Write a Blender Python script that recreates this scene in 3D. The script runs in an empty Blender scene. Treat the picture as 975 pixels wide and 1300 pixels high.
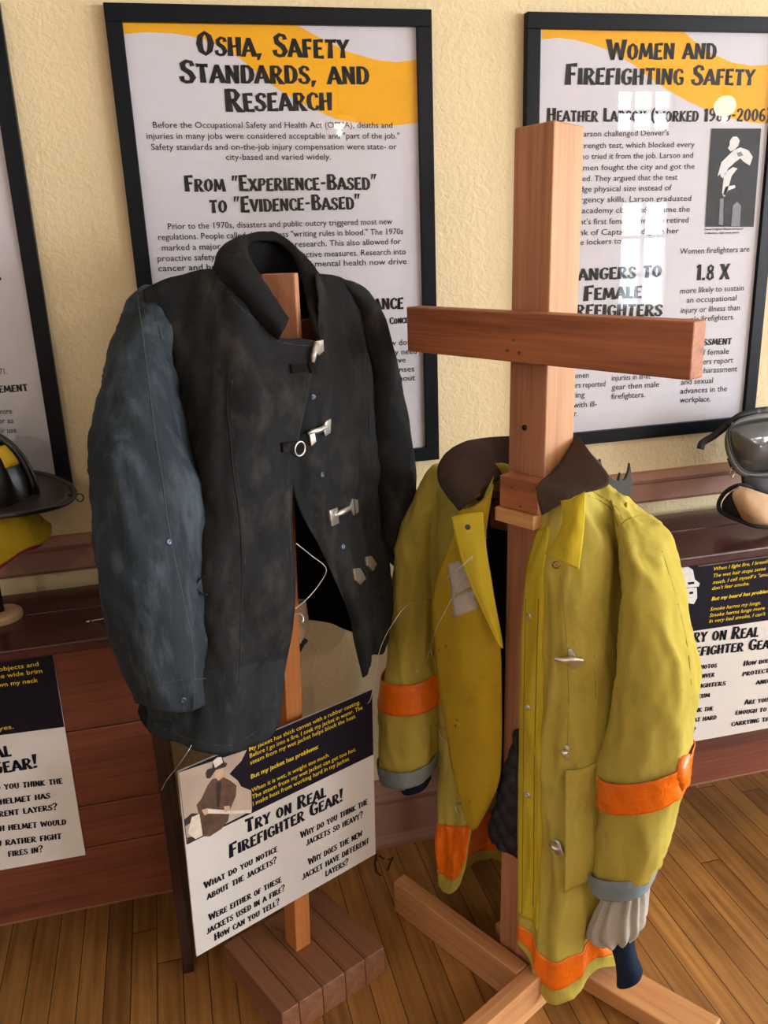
import bpy, bmesh, math, random
from mathutils import Vector as V, Matrix, noise
from mathutils.bvhtree import BVHTree
random.seed(7)
S = bpy.context.scene
COL = S.collection

# ------------------------------------------------------------------ camera
FPX = 1102.35
PITCH, YAW, ROLL = 0.311121438, 0.238352728, -0.0382558201
CAM = V((0.0, -1.94643, 1.58647))
_fw = V((math.sin(YAW) * math.cos(PITCH), math.cos(YAW) * math.cos(PITCH), -math.sin(PITCH)))
_r0 = V((math.cos(YAW), -math.sin(YAW), 0.0))
_u0 = _r0.cross(_fw)
_c, _s = math.cos(ROLL), math.sin(ROLL)
CR = _c * _r0 + _s * _u0
CU = -_s * _r0 + _c * _u0
cam_data = bpy.data.cameras.new('camera')
cam_data.sensor_fit = 'HORIZONTAL'
cam_data.sensor_width = 36.0
cam_data.lens = FPX / 975.0 * 36.0
cam_data.clip_start = 0.02
cam_data.clip_end = 60
cam = bpy.data.objects.new('camera', cam_data)
COL.objects.link(cam)
cam.matrix_world = Matrix(((CR.x, CU.x, -_fw.x, CAM.x), (CR.y, CU.y, -_fw.y, CAM.y),
                           (CR.z, CU.z, -_fw.z, CAM.z), (0, 0, 0, 1)))
S.camera = cam

# ------------------------------------------------------------------ world, lights, exposure
w = bpy.data.worlds.new('world')
S.world = w
w.use_nodes = True
w.node_tree.nodes['Background'].inputs['Color'].default_value = (0.75, 0.85, 1.0, 1)
w.node_tree.nodes['Background'].inputs['Strength'].default_value = 0.6
S.view_settings.view_transform = 'Standard'
S.view_settings.look = 'None'
S.view_settings.gamma = 1.0
S.view_settings.use_curve_mapping = False
S.view_settings.exposure = 0.0

ROOM = dict(x0=-3.2, x1=7.4, y0=-5.0, y1=0.0, z1=3.3)
# openings: (a0, a1, z0, z1); on the wall opposite the posters a is x, on the right wall a is y
OPEN_FRONT = [(3.72, 4.27, 2.26, 2.64), (3.80, 4.30, 0.85, 1.79), (5.55, 6.95, 0.85, 2.75)]
OPEN_RIGHT = [(-4.3, -3.1, 0.85, 2.75), (-2.3, -1.1, 0.85, 2.75)]


def area(name, loc, direction, sx, sy, radiance, color):
    d = bpy.data.lights.new(name, 'AREA')
    d.shape = 'RECTANGLE'
    d.size, d.size_y = sx, sy
    d.energy = radiance * math.pi * sx * sy
    d.color = color
    o = bpy.data.objects.new(name, d)
    COL.objects.link(o)
    o.location = loc
    o.rotation_euler = V(direction).to_track_quat('-Z', 'Y').to_euler()
    return o


DAY = (0.86, 0.94, 1.0)
LW = 40.0
for a0, a1, z0, z1 in OPEN_FRONT:
    area('window_daylight', ((a0 + a1) / 2, ROOM['y0'] - 0.22, (z0 + z1) / 2), (0, 1, 0), a1 - a0 + .1, z1 - z0 + .1, LW, DAY)
for a0, a1, z0, z1 in OPEN_RIGHT:
    area('window_daylight', (ROOM['x1'] + 0.22, (a0 + a1) / 2, (z0 + z1) / 2), (-1, 0, 0), a1 - a0 + .1, z1 - z0 + .1, LW, DAY)
LAMP_COL = (1.0, 0.86, 0.70)
LAMP_W = 30.0
LAMPS = [(3.77, -3.62, 2.30, 'globe'), (1.153, -3.59, 2.20, 'dish'), (-1.5, -3.3, 2.40, 'dish')]


# ------------------------------------------------------------------ projection helpers
def ray(u, v):
    return (_fw + CR * ((u - 487.5) / FPX) - CU * ((v - 650.0) / FPX))


def hit(u, v, o, n):
    d = ray(u, v)
    return CAM + d * ((o - CAM).dot(n) / d.dot(n))


def onz(u, v, z=0.0):
    return hit(u, v, V((0, 0, z)), V((0, 0, 1)))


def ony(u, v, y):
    return hit(u, v, V((0, y, 0)), V((0, 1, 0)))


# ------------------------------------------------------------------ materials
MATS = {}


def rgb(r, g, b):
    def f(c):
        c /= 255.0
        return c / 12.92 if c <= 0.04045 else ((c + 0.055) / 1.055) ** 2.4
    return (f(r), f(g), f(b), 1.0)


def nt(name):
    m = bpy.data.materials.new(name)
    m.use_nodes = True
    t = m.node_tree
    return m, t, t.nodes['Principled BSDF']


def link(t, a, b):
    t.links.new(a, b)


def ramp(t, fac, stops):
    n = t.nodes.new('ShaderNodeValToRGB')
    e = n.color_ramp.elements
    while len(e) < len(stops):
        e.new(0.5)
    for k, (p, c) in enumerate(stops):
        e[k].position = p
        e[k].color = c
    link(t, fac, n.inputs['Fac'])
    return n.outputs['Color']


def tex_noise(t, scale, detail=4, rough=0.55, stretch=(1, 1, 1), rot=(0, 0, 0), dist=0.0, coord='Object'):
    tc = t.nodes.new('ShaderNodeTexCoord')
    mp = t.nodes.new('ShaderNodeMapping')
    mp.inputs['Scale'].default_value = stretch
    mp.inputs['Rotation'].default_value = rot
    link(t, tc.outputs[coord], mp.inputs['Vector'])
    n = t.nodes.new('ShaderNodeTexNoise')
    n.inputs['Scale'].default_value = scale
    n.inputs['Detail'].default_value = detail
    n.inputs['Roughness'].default_value = rough
    n.inputs['Distortion'].default_value = dist
    link(t, mp.outputs['Vector'], n.inputs['Vector'])
    return n.outputs['Fac']


def mix(t, fac, a, b, mode='MIX'):
    n = t.nodes.new('ShaderNodeMixRGB')
    n.blend_type = mode
    for k, x in (('Fac', fac), ('Color1', a), ('Color2', b)):
        if isinstance(x, (float, int)):
            n.inputs[k].default_value = x
        elif isinstance(x, tuple):
            n.inputs[k].default_value = x
        else:
            link(t, x, n.inputs[k])
    return n.outputs['Color']


def bump(t, bs, fac, strength=0.3, dist=0.004):
    b = t.nodes.new('ShaderNodeBump')
    b.inputs['Strength'].default_value = strength
    b.inputs['Distance'].default_value = dist
    link(t, fac, b.inputs['Height'])
    link(t, b.outputs['Normal'], bs.inputs['Normal'])


def plain(name, c, rough=0.6, metal=0.0, spec=0.5, var=0.12, scale=30, emit=None):
    if name in MATS:
        return MATS[name]
    m, t, bs = nt(name)
    f = tex_noise(t, scale, 3)
    c2 = tuple(x * (1 - var) for x in c[:3]) + (1,)
    c3 = tuple(min(1, x * (1 + var)) for x in c[:3]) + (1,)
    link(t, ramp(t, f, [(0.3, c2), (0.7, c3)]), bs.inputs['Base Color'])
    bs.inputs['Roughness'].default_value = rough
    bs.inputs['Metallic'].default_value = metal
    bs.inputs['Specular IOR Level'].default_value = spec
    if emit:
        bs.inputs['Emission Color'].default_value = (emit[0], emit[1], emit[2], 1)
        bs.inputs['Emission Strength'].default_value = emit[3]
    MATS[name] = m
    return m


def wood(name, dark, mid, light, rough=0.55, scale=1.0, knots=0.0):
    """grain runs along local X"""
    m, t, bs = nt(name)
    f1 = tex_noise(t, 26 * scale, 5, 0.6, (0.045, 1, 1), dist=0.6)
    f2 = tex_noise(t, 170 * scale, 3, 0.6, (0.02, 1, 1))
    f3 = tex_noise(t, 5 * scale, 3, 0.5, (0.4, 1, 1))
    c = ramp(t, f1, [(0.32, dark), (0.5, mid), (0.68, light)])
    c = mix(t, 0.35, c, ramp(t, f2, [(0.35, dark), (0.65, light)]))
    c = mix(t, 0.35, c, ramp(t, f3, [(0.35, dark), (0.65, mid)]))
    link(t, c, bs.inputs['Base Color'])
    bs.inputs['Roughness'].default_value = rough
    bump(t, bs, f2, 0.25, 0.001)
    return m


def cloth(name, base, alt, worn, rough=0.9, weave=900, wornpos=0.62, coords=(1, 1, 1), spec=0.2, alt_scale=5, crease=0.6):
    m, t, bs = nt(name)
    f1 = tex_noise(t, alt_scale, 5, 0.6, coords)
    f2 = tex_noise(t, 17, 6, 0.7, coords)
    f3 = tex_noise(t, weave, 2, 0.5)
    c = ramp(t, f1, [(0.36, base), (0.66, alt)])
    wf = ramp(t, f2, [(wornpos - .06, (0, 0, 0, 1)), (wornpos + 0.16, (1, 1, 1, 1))])
    c = mix(t, wf, c, worn)
    c = mix(t, 0.25, c, ramp(t, f3, [(0.3, (0.25, 0.25, 0.25, 1)), (0.7, (1, 1, 1, 1))]), 'MULTIPLY')
    link(t, c, bs.inputs['Base Color'])
    bs.inputs['Roughness'].default_value = rough
    bs.inputs['Specular IOR Level'].default_value = spec
    f4 = tex_noise(t, 60, 4, 0.6)
    tc = t.nodes.new('ShaderNodeTexCoord')
    mp = t.nodes.new('ShaderNodeMapping')
    mp.inputs['Scale'].default_value = (1, 1, .55)
    link(t, tc.outputs['Object'], mp.inputs['Vector'])
    rn = t.nodes.new('ShaderNodeTexNoise')
    rn.noise_type = 'RIDGED_MULTIFRACTAL'
    rn.inputs['Scale'].default_value = 9
    rn.inputs['Detail'].default_value = 3
    rn.inputs['Distortion'].default_value = 0.9
    link(t, mp.outputs['Vector'], rn.inputs['Vector'])
    b1 = t.nodes.new('ShaderNodeBump')
    b1.inputs['Strength'].default_value = crease
    b1.inputs['Distance'].default_value = 0.006
    link(t, rn.outputs['Fac'], b1.inputs['Height'])
    b2 = t.nodes.new('ShaderNodeBump')
    b2.inputs['Strength'].default_value = 0.35
    b2.inputs['Distance'].default_value = 0.0015
    link(t, mix(t, 0.5, f3, f4), b2.inputs['Height'])
    link(t, b1.outputs['Normal'], b2.inputs['Normal'])
    link(t, b2.outputs['Normal'], bs.inputs['Normal'])
    return m


M_navy_text = plain('navy_ink', rgb(22, 22, 34), 0.5, spec=.12, var=0.05)
M_black_ink = plain('black_ink', rgb(20, 20, 22), 0.6, spec=.12, var=0.25, scale=400)
M_paper = plain('poster_paper', rgb(205, 201, 209), 0.6, spec=.12, var=0.01)
M_signwhite = plain('sign_white', rgb(208, 203, 200), 0.45, var=0.015, scale=9)
M_signnavy = plain('sign_navy', rgb(24, 22, 34), 0.45, spec=.12, var=0.05)
M_yellow_ink = plain('yellow_ink', rgb(232, 168, 16), 0.6, spec=.12, var=0.03)
M_text_yellow = plain('text_yellow', rgb(226, 196, 40), 0.6, spec=.12, var=0.03)
M_steel = plain('steel', rgb(216, 213, 208), 0.36, .9, var=0.15, scale=120)
M_steel_dark = plain('dark_steel', rgb(60, 60, 64), 0.4, 1.0, var=0.2, scale=120)
M_snap = plain('blue_black_snap', rgb(74, 84, 100), 0.35, 0.7, var=0.2)
M_brass = plain('worn_brass', rgb(150, 120, 80), 0.35, 1.0, var=0.2, scale=160)


def glass_mat():
    m = bpy.data.materials.new('clear_acrylic')
    m.use_nodes = True
    t = m.node_tree
    t.nodes.clear()
    out = t.nodes.new('ShaderNodeOutputMaterial')
    tr = t.nodes.new('ShaderNodeBsdfTransparent')
    gl = t.nodes.new('ShaderNodeBsdfGlossy')
    gl.inputs['Roughness'].default_value = 0.012
    fr = t.nodes.new('ShaderNodeFresnel')
    # same sheet from both sides: undo the index swap on its back
    ge = t.nodes.new('ShaderNodeNewGeometry')
    mr = t.nodes.new('ShaderNodeMapRange')
    mr.inputs['To Min'].default_value = 1.5
    mr.inputs['To Max'].default_value = 1 / 1.5
    link(t, ge.outputs['Backfacing'], mr.inputs['Value'])
    link(t, mr.outputs['Result'], fr.inputs['IOR'])
    mx = t.nodes.new('ShaderNodeMixShader')
    link(t, fr.outputs['Fac'], mx.inputs['Fac'])
    link(t, tr.outputs['BSDF'], mx.inputs[1])
    link(t, gl.outputs['BSDF'], mx.inputs[2])
    # slightly wavy sheet
    f = tex_noise(t, 2.6, 1, 0.4)
    b = t.nodes.new('ShaderNodeBump')
    b.inputs['Strength'].default_value = 0.06
    b.inputs['Distance'].default_value = 0.004
    link(t, f, b.inputs['Height'])
    link(t, b.outputs['Normal'], gl.inputs['Normal'])
    link(t, mx.outputs['Shader'], out.inputs['Surface'])
    return m


M_glass = glass_mat()


# ------------------------------------------------------------------ mesh builder and object helpers
class MB:
    def __init__(s):
        s.v, s.f, s.mi = [], [], []

    def add(s, vs, fs, mi=0):
        o = len(s.v)
        s.v += [V(p) for p in vs]
        s.f += [[i + o for i in f] for f in fs]
        s.mi += [mi] * len(fs)
        return s

    def box(s, c, size, ax=None, mi=0):
        ax = ax or (V((1, 0, 0)), V((0, 1, 0)), V((0, 0, 1)))
        c = V(c)
        vs = [c + ax[0] * (size[0] / 2 * i) + ax[1] * (size[1] / 2 * j) + ax[2] * (size[2] / 2 * k)
              for i in (-1, 1) for j in (-1, 1) for k in (-1, 1)]
        return s.add(vs, [(0, 1, 3, 2), (4, 6, 7, 5), (0, 4, 5, 1), (2, 3, 7, 6), (0, 2, 6, 4), (1, 5, 7, 3)], mi)

    def tube(s, pts, r, seg=8, cap=True, mi=0, closed=False):
        pts = [V(p) for p in pts]
        n = len(pts)
        rr = r if isinstance(r, (list, tuple)) else [r] * n
        vs, fs = [], []
        prev = None
        for i, p in enumerate(pts):
            if closed:
                tg = pts[(i + 1) % n] - pts[i - 1]
            else:
                tg = pts[min(i + 1, n - 1)] - pts[max(i - 1, 0)]
            if tg.length < 1e-9:
                tg = V((0, 0, 1))
            tg.normalize()
            if prev is None:
                a = tg.orthogonal().normalized()
            else:
                a = (prev - tg * prev.dot(tg))
                a = a.normalized() if a.length > 1e-6 else tg.orthogonal().normalized()
            prev = a
            b = tg.cross(a)
            for k in range(seg):
                an = 2 * math.pi * k / seg
                vs.append(p + (a * math.cos(an) + b * math.sin(an)) * rr[i])
        for i in range(n if closed else n - 1):
            j = (i + 1) % n
            for k in range(seg):
                k2 = (k + 1) % seg
                fs.append((i * seg + k, i * seg + k2, j * seg + k2, j * seg + k))
        if cap and not closed:
            fs.append(tuple(range(seg - 1, -1, -1)))
            fs.append(tuple((n - 1) * seg + k for k in range(seg)))
        return s.add(vs, fs, mi)

    def lathe(s, prof, c, ax=V((0, 0, 1)), seg=24, mi=0, sx=1.0, sy=1.0):
        ax = V(ax).normalized()
        a = ax.orthogonal().normalized()
        b = ax.cross(a)
        c = V(c)
        vs, fs = [], []
        for r, h in prof:
            for k in range(seg):
                an = 2 * math.pi * k / seg
                vs.append(c + ax * h + a * (math.cos(an) * r * sx) + b * (math.sin(an) * r * sy))
        for i in range(len(prof) - 1):
            for k in range(seg):
                k2 = (k + 1) % seg
                fs.append((i * seg + k, i * seg + k2, (i + 1) * seg + k2, (i + 1) * seg + k))
        fs.append(tuple(range(seg - 1, -1, -1)))
        fs.append(tuple((len(prof) - 1) * seg + k for k in range(seg)))
        return s.add(vs, fs, mi)

    def prism(s, pts, d, mi=0):
        """planar outline pts extruded by vector d"""
        n = len(pts)
        pts = [V(p) for p in pts]
        vs = pts + [p + V(d) for p in pts]
        fs = [tuple(range(n - 1, -1, -1)), tuple(range(n, 2 * n))]
        for i in range(n):
            j = (i + 1) % n
            fs.append((i, j, n + j, n + i))
        return s.add(vs, fs, mi)

    def grid(s, g, closed=False, mi=0):
        R, C = len(g), len(g[0])
        vs = [p for row in g for p in row]
        fs = []
        for i in range(R - 1):
            for j in range(C if closed else C - 1):
                j2 = (j + 1) % C
                fs.append((i * C + j, i * C + j2, (i + 1) * C + j2, (i + 1) * C + j))
        return s.add(vs, fs, mi)

    def build(s, name, mats, parent=None, smooth=False, bevel=0.0, solid=0.0, subsurf=0, loc=None, offset=0.0):
        base = V(loc) if loc is not None else (parent_loc(parent) if parent else V((0, 0, 0)))
        me = bpy.data.meshes.new(name)
        me.from_pydata([tuple(p - base) for p in s.v], [], s.f)
        for m in (mats if isinstance(mats, (list, tuple)) else [mats]):
            me.materials.append(m)
        me.polygons.foreach_set('material_index', s.mi)
        if smooth:
            me.polygons.foreach_set('use_smooth', [True] * len(me.polygons))
        me.update()
        o = bpy.data.objects.new(name, me)
        COL.objects.link(o)
        if parent:
            o.parent = parent
            o.location = base - parent_loc(parent)
        else:
            o.location = base
        if solid:
            md = o.modifiers.new('solid', 'SOLIDIFY')
            md.thickness = solid
            md.offset = offset
        if bevel:
            md = o.modifiers.new('bevel', 'BEVEL')
            md.width = bevel
            md.segments = 2
            md.limit_method = 'ANGLE'
        if subsurf:
            md = o.modifiers.new('sub', 'SUBSURF')
            md.levels = md.render_levels = subsurf
        return o


WLOC = {}


def parent_loc(o):
    p = V((0, 0, 0))
    while o is not None:
        p += o.location
        o = o.parent
    return p


def thing(name, label, cat, loc, group=None):
    o = bpy.data.objects.new(name, None)
    COL.objects.link(o)
    o.empty_display_size = 0.05
    o.location = loc
    o['label'] = label
    o['category'] = cat
    if group:
        o['group'] = group
    return o


def tag(o, label, cat, group=None):
    o['label'] = label
    o['category'] = cat
    if group:
        o['group'] = group
    return o


def rehang(o, part):
    """make o a piece of the given part, keeping it where it stands"""
    wl = parent_loc(o)
    pw = Matrix.Translation(parent_loc(part)) @ part.rotation_euler.to_matrix().to_4x4()
    ow = Matrix.Translation(wl) @ o.rotation_euler.to_matrix().to_4x4()
    o.parent = part
    o.matrix_parent_inverse = pw.inverted()
    o.location = wl
    return o


def struct(o):
    o['kind'] = 'structure'
    return o


def beam(name, c, ax, size, mat, parent, bevel=0.003):
    """box in its own axes, long axis = local X so that the grain follows it"""
    me = bpy.data.meshes.new(name)
    h = [x / 2 for x in size]
    vs = [(i * h[0], j * h[1], k * h[2]) for i in (-1, 1) for j in (-1, 1) for k in (-1, 1)]
    me.from_pydata(vs, [], [(0, 1, 3, 2), (4, 6, 7, 5), (0, 4, 5, 1), (2, 3, 7, 6), (0, 2, 6, 4), (1, 5, 7, 3)])
    me.materials.append(mat)
    o = bpy.data.objects.new(name, me)
    COL.objects.link(o)
    x, y, z = [V(a).normalized() for a in ax]
    M = Matrix(((x.x, y.x, z.x), (x.y, y.y, z.y), (x.z, y.z, z.z)))
    pl = parent_loc(parent) if parent else V((0, 0, 0))
    o.rotation_euler = M.to_euler()
    o.location = V(c) - pl
    o.parent = parent
    if bevel:
        md = o.modifiers.new('bevel', 'BEVEL')
        md.width = bevel
        md.segments = 2
    return o


# ------------------------------------------------------------------ lettering
GL = {
 'A': (.62, [[(.04,0,.2),(.30,1,.16)], [(.30,1,.17),(.58,0,.25)], [(.14,.30,.11),(.48,.33,.11)]]),
 'B': (.58, [[(.12,0,.22),(.12,1,.18)], [(.12,.95,.1),(.36,.94,.13),(.45,.76,.19),(.36,.57,.13),(.12,.54,.1)], [(.12,.54,.1),(.40,.50,.13),(.50,.28,.21),(.40,.06,.14),(.12,.05,.11)]]),
 'C': (.54, [[(.50,.72,.16),(.46,.90,.13),(.30,.95,.13),(.14,.80,.18),(.10,.50,.21),(.14,.20,.19),(.30,.05,.13),(.45,.09,.14),(.52,.27,.18)]]),
 'D': (.60, [[(.12,0,.22),(.12,1,.18)], [(.12,.95,.11),(.34,.92,.14),(.48,.75,.18),(.51,.48,.21),(.47,.22,.19),(.34,.06,.14),(.12,.05,.11)]]),
 'E': (.50, [[(.12,0,.22),(.12,1,.18)], [(.12,.94,.11),(.48,.95,.17)], [(.12,.53,.1),(.42,.53,.14)], [(.12,.06,.11),(.50,.07,.18)]]),
 'F': (.48, [[(.12,0,.24),(.12,1,.18)], [(.12,.94,.11),(.48,.95,.17)], [(.12,.52,.1),(.42,.52,.14)]]),
 'G': (.58, [[(.50,.74,.15),(.46,.91,.13),(.30,.95,.13),(.14,.80,.18),(.10,.50,.21),(.14,.20,.19),(.30,.05,.13),(.47,.10,.15),(.50,.30,.17),(.50,.46,.17)], [(.32,.44,.11),(.56,.44,.12)]]),
 'H': (.62, [[(.12,0,.24),(.12,1,.18)], [(.50,0,.18),(.50,1,.24)], [(.12,.50,.11),(.50,.54,.11)]]),
 'I': (.26, [[(.13,0,.24),(.13,1,.20)]]),
 'J': (.44, [[(.32,1,.22),(.32,.30,.19),(.26,.08,.15),(.12,.05,.15),(.03,.20,.16)]]),
 'K': (.60, [[(.12,0,.24),(.12,1,.18)], [(.16,.45,.11),(.52,1,.20)], [(.24,.55,.12),(.54,0,.26)]]),
 'L': (.48, [[(.12,0,.22),(.12,1,.20)], [(.12,.06,.12),(.47,.08,.19)]]),
 'M': (.78, [[(.08,0,.18),(.16,1,.17)], [(.16,1,.16),(.38,.15,.16)], [(.38,.15,.15),(.60,1,.15)], [(.60,1,.17),(.70,0,.23)]]),
 'N': (.62, [[(.11,0,.18),(.11,1,.18)], [(.11,1,.18),(.50,0,.18)], [(.50,0,.17),(.50,1,.22)]]),
 'O': (.62, [[(.31,.95,.13),(.15,.80,.18),(.10,.50,.21),(.15,.20,.18),(.31,.05,.13),(.46,.20,.18),(.52,.50,.21),(.46,.80,.18),(.31,.95,.13)]]),
 'P': (.54, [[(.12,0,.24),(.12,1,.18)], [(.12,.95,.11),(.38,.93,.14),(.47,.72,.20),(.38,.50,.14),(.12,.46,.1)]]),
 'Q': (.64, [[(.31,.95,.13),(.15,.80,.18),(.10,.50,.21),(.15,.20,.18),(.31,.05,.13),(.46,.20,.18),(.52,.50,.21),(.46,.80,.18),(.31,.95,.13)], [(.34,.24,.1),(.58,-.08,.2)]]),
 'R': (.60, [[(.12,0,.24),(.12,1,.18)], [(.12,.95,.11),(.38,.93,.14),(.47,.74,.20),(.38,.53,.14),(.12,.48,.1)], [(.28,.50,.13),(.54,-.02,.26)]]),
 'S': (.52, [[(.46,.74,.16),(.42,.91,.13),(.26,.95,.13),(.12,.82,.18),(.15,.62,.19),(.36,.45,.19),(.45,.25,.19),(.36,.07,.14),(.20,.05,.13),(.08,.12,.14),(.05,.30,.17)]]),
 'T': (.56, [[(.28,0,.24),(.28,1,.17)], [(.02,.93,.19),(.28,.95,.12),(.54,.93,.19)]]),
 'U': (.60, [[(.11,1,.22),(.11,.35,.19),(.18,.10,.16),(.31,.05,.13),(.44,.12,.16),(.49,.35,.18),(.49,1,.22)]]),
 'V': (.58, [[(.06,1,.25),(.30,0,.14)], [(.30,0,.14),(.53,1,.19)]]),
 'W': (.82, [[(.06,1,.24),(.22,0,.15)], [(.22,0,.14),(.41,.85,.14)], [(.41,.85,.14),(.60,0,.15)], [(.60,0,.15),(.76,1,.20)]]),
 'X': (.60, [[(.06,1,.24),(.54,0,.24)], [(.52,1,.19),(.06,0,.19)]]),
 'Y': (.56, [[(.05,1,.24),(.28,.48,.15)], [(.51,1,.19),(.28,.48,.15)], [(.28,.52,.15),(.28,0,.24)]]),
 'Z': (.54, [[(.04,.94,.16),(.48,.94,.12)], [(.48,.95,.14),(.06,.05,.14)], [(.06,.06,.12),(.52,.06,.17)]]),
 '0': (.54, [[(.27,.95,.12),(.13,.80,.16),(.09,.50,.19),(.13,.20,.16),(.27,.05,.12),(.40,.20,.16),(.45,.50,.19),(.40,.80,.16),(.27,.95,.12)]]),
 '1': (.34, [[(.20,0,.24),(.20,1,.18)], [(.02,.80,.1),(.20,.97,.12)]]),
 '2': (.52, [[(.06,.72,.16),(.14,.92,.13),(.30,.95,.13),(.44,.78,.18),(.36,.50,.16),(.06,.06,.12)], [(.06,.06,.12),(.50,.07,.17)]]),
 '6': (.52, [[(.44,.92,.15),(.28,.93,.13),(.13,.72,.16),(.09,.36,.19),(.14,.12,.15),(.28,.05,.12),(.42,.16,.16),(.43,.38,.16),(.30,.53,.12),(.12,.42,.12)]]),
 '8': (.52, [[(.26,.95,.12),(.12,.82,.15),(.14,.62,.15),(.40,.42,.15),(.43,.18,.17),(.26,.05,.12),(.10,.18,.17),(.13,.42,.15),(.38,.62,.15),(.40,.82,.15),(.26,.95,.12)]]),
 '9': (.52, [[(.08,.08,.15),(.24,.07,.13),(.39,.28,.16),(.43,.64,.19),(.38,.88,.15),(.24,.95,.12),(.10,.84,.16),(.09,.62,.16),(.22,.47,.12),(.40,.58,.12)]]),
 '.': (.22, [[(.10,-.02,.17),(.10,.15,.17)]]),
 ',': (.24, [[(.12,.15,.16),(.06,-.14,.08)]]),
 '-': (.34, [[(.04,.45,.13),(.30,.47,.13)]]),
 '!': (.26, [[(.12,.28,.10),(.14,1,.22)], [(.12,-.01,.17),(.12,.15,.17)]]),
 '?': (.46, [[(.04,.74,.14),(.10,.93,.12),(.26,.96,.13),(.38,.80,.17),(.34,.60,.15),(.20,.46,.12),(.20,.27,.12)], [(.20,-.01,.17),(.20,.15,.17)]]),
 '"': (.34, [[(.06,.66,.06),(.11,1,.12)], [(.22,.66,.06),(.28,1,.12)]]),
 "'": (.20, [[(.06,.66,.06),(.11,1,.12)]]),
 '(': (.30, [[(.25,1.05,.07),(.11,.75,.13),(.08,.45,.15),(.12,.15,.13),(.26,-.12,.07)]]),
 ')': (.30, [[(.05,1.05,.07),(.19,.75,.13),(.22,.45,.15),(.18,.15,.13),(.04,-.12,.07)]]),
}


def display_line(text, rnd):
    """quads of a flared poster lettering; capital height 1 for the first letters, .8 for the rest"""
    x, polys = 0.0, []
    first = True
    for i, ch in enumerate(text):
        if ch == ' ':
            x += 0.34
            first = True
            continue
        up = ch.upper()
        if up not in GL:
            first = True
            continue
        wd, st = GL[up]
        sc = 1.0 if ch.isupper() or not ch.isalpha() else 0.80
        rot = rnd.uniform(-0.035, 0.035)
        dy = rnd.uniform(-0.02, 0.02)
        for pl in st:
            n = len(pl)
            L, Rr = [], []
            for k, (px, py, pw) in enumerate(pl):
                a = pl[max(k - 1, 0)]
                b = pl[min(k + 1, n - 1)]
                if pl[0][:2] == pl[-1][:2] and k in (0, n - 1):
                    a, b = pl[-2], pl[1]
                dx, dy_ = b[0] - a[0], b[1] - a[1]
                ln = math.hypot(dx, dy_) or 1
                nx, ny = -dy_ / ln, dx / ln
                # horizontal cut at stroke ends of steep strokes
                if n == 2 and abs(dy_) > abs(dx) * 1.3:
                    nx, ny = (-1 if dy_ > 0 else 1), 0
                pw *= 1.14
                L.append((px + nx * pw / 2, py + ny * pw / 2))
                Rr.append((px - nx * pw / 2, py - ny * pw / 2))
            for k in range(n - 1):
                q = [L[k], L[k + 1], Rr[k + 1], Rr[k]]
                q = [(x + (qx + (qy - .5) * rot) * sc, (qy + (qx - .3) * rot + dy) * sc) for qx, qy in q]
                polys.append(q)
        x += (wd + 0.045) * sc
    return x, polys


_fontcache = {}


def plain_line(text, bold=False, italic=False):
    key = (text, bold, italic)
    if key in _fontcache:
        return _fontcache[key]
    cu = bpy.data.curves.new('line', 'FONT')
    cu.body = text
    cu.size = 1.0
    cu.resolution_u = 2
    cu.offset = 0.022 if bold else 0.004
    cu.shear = 0.25 if italic else 0.0
    o = bpy.data.objects.new('line', cu)
    me = bpy.data.meshes.new_from_object(o)
    vs = [(v.co.x, v.co.y) for v in me.vertices]
    fs = [tuple(p.vertices) for p in me.polygons]
    bpy.data.objects.remove(o)
    bpy.data.curves.remove(cu)
    bpy.data.meshes.remove(me)
    if vs:
        x0 = min(v[0] for v in vs)
        x1 = max(v[0] for v in vs)
    else:
        x0, x1 = 0, 1
    _fontcache[key] = (x0, x1, vs, fs)
    return _fontcache[key]


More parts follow.
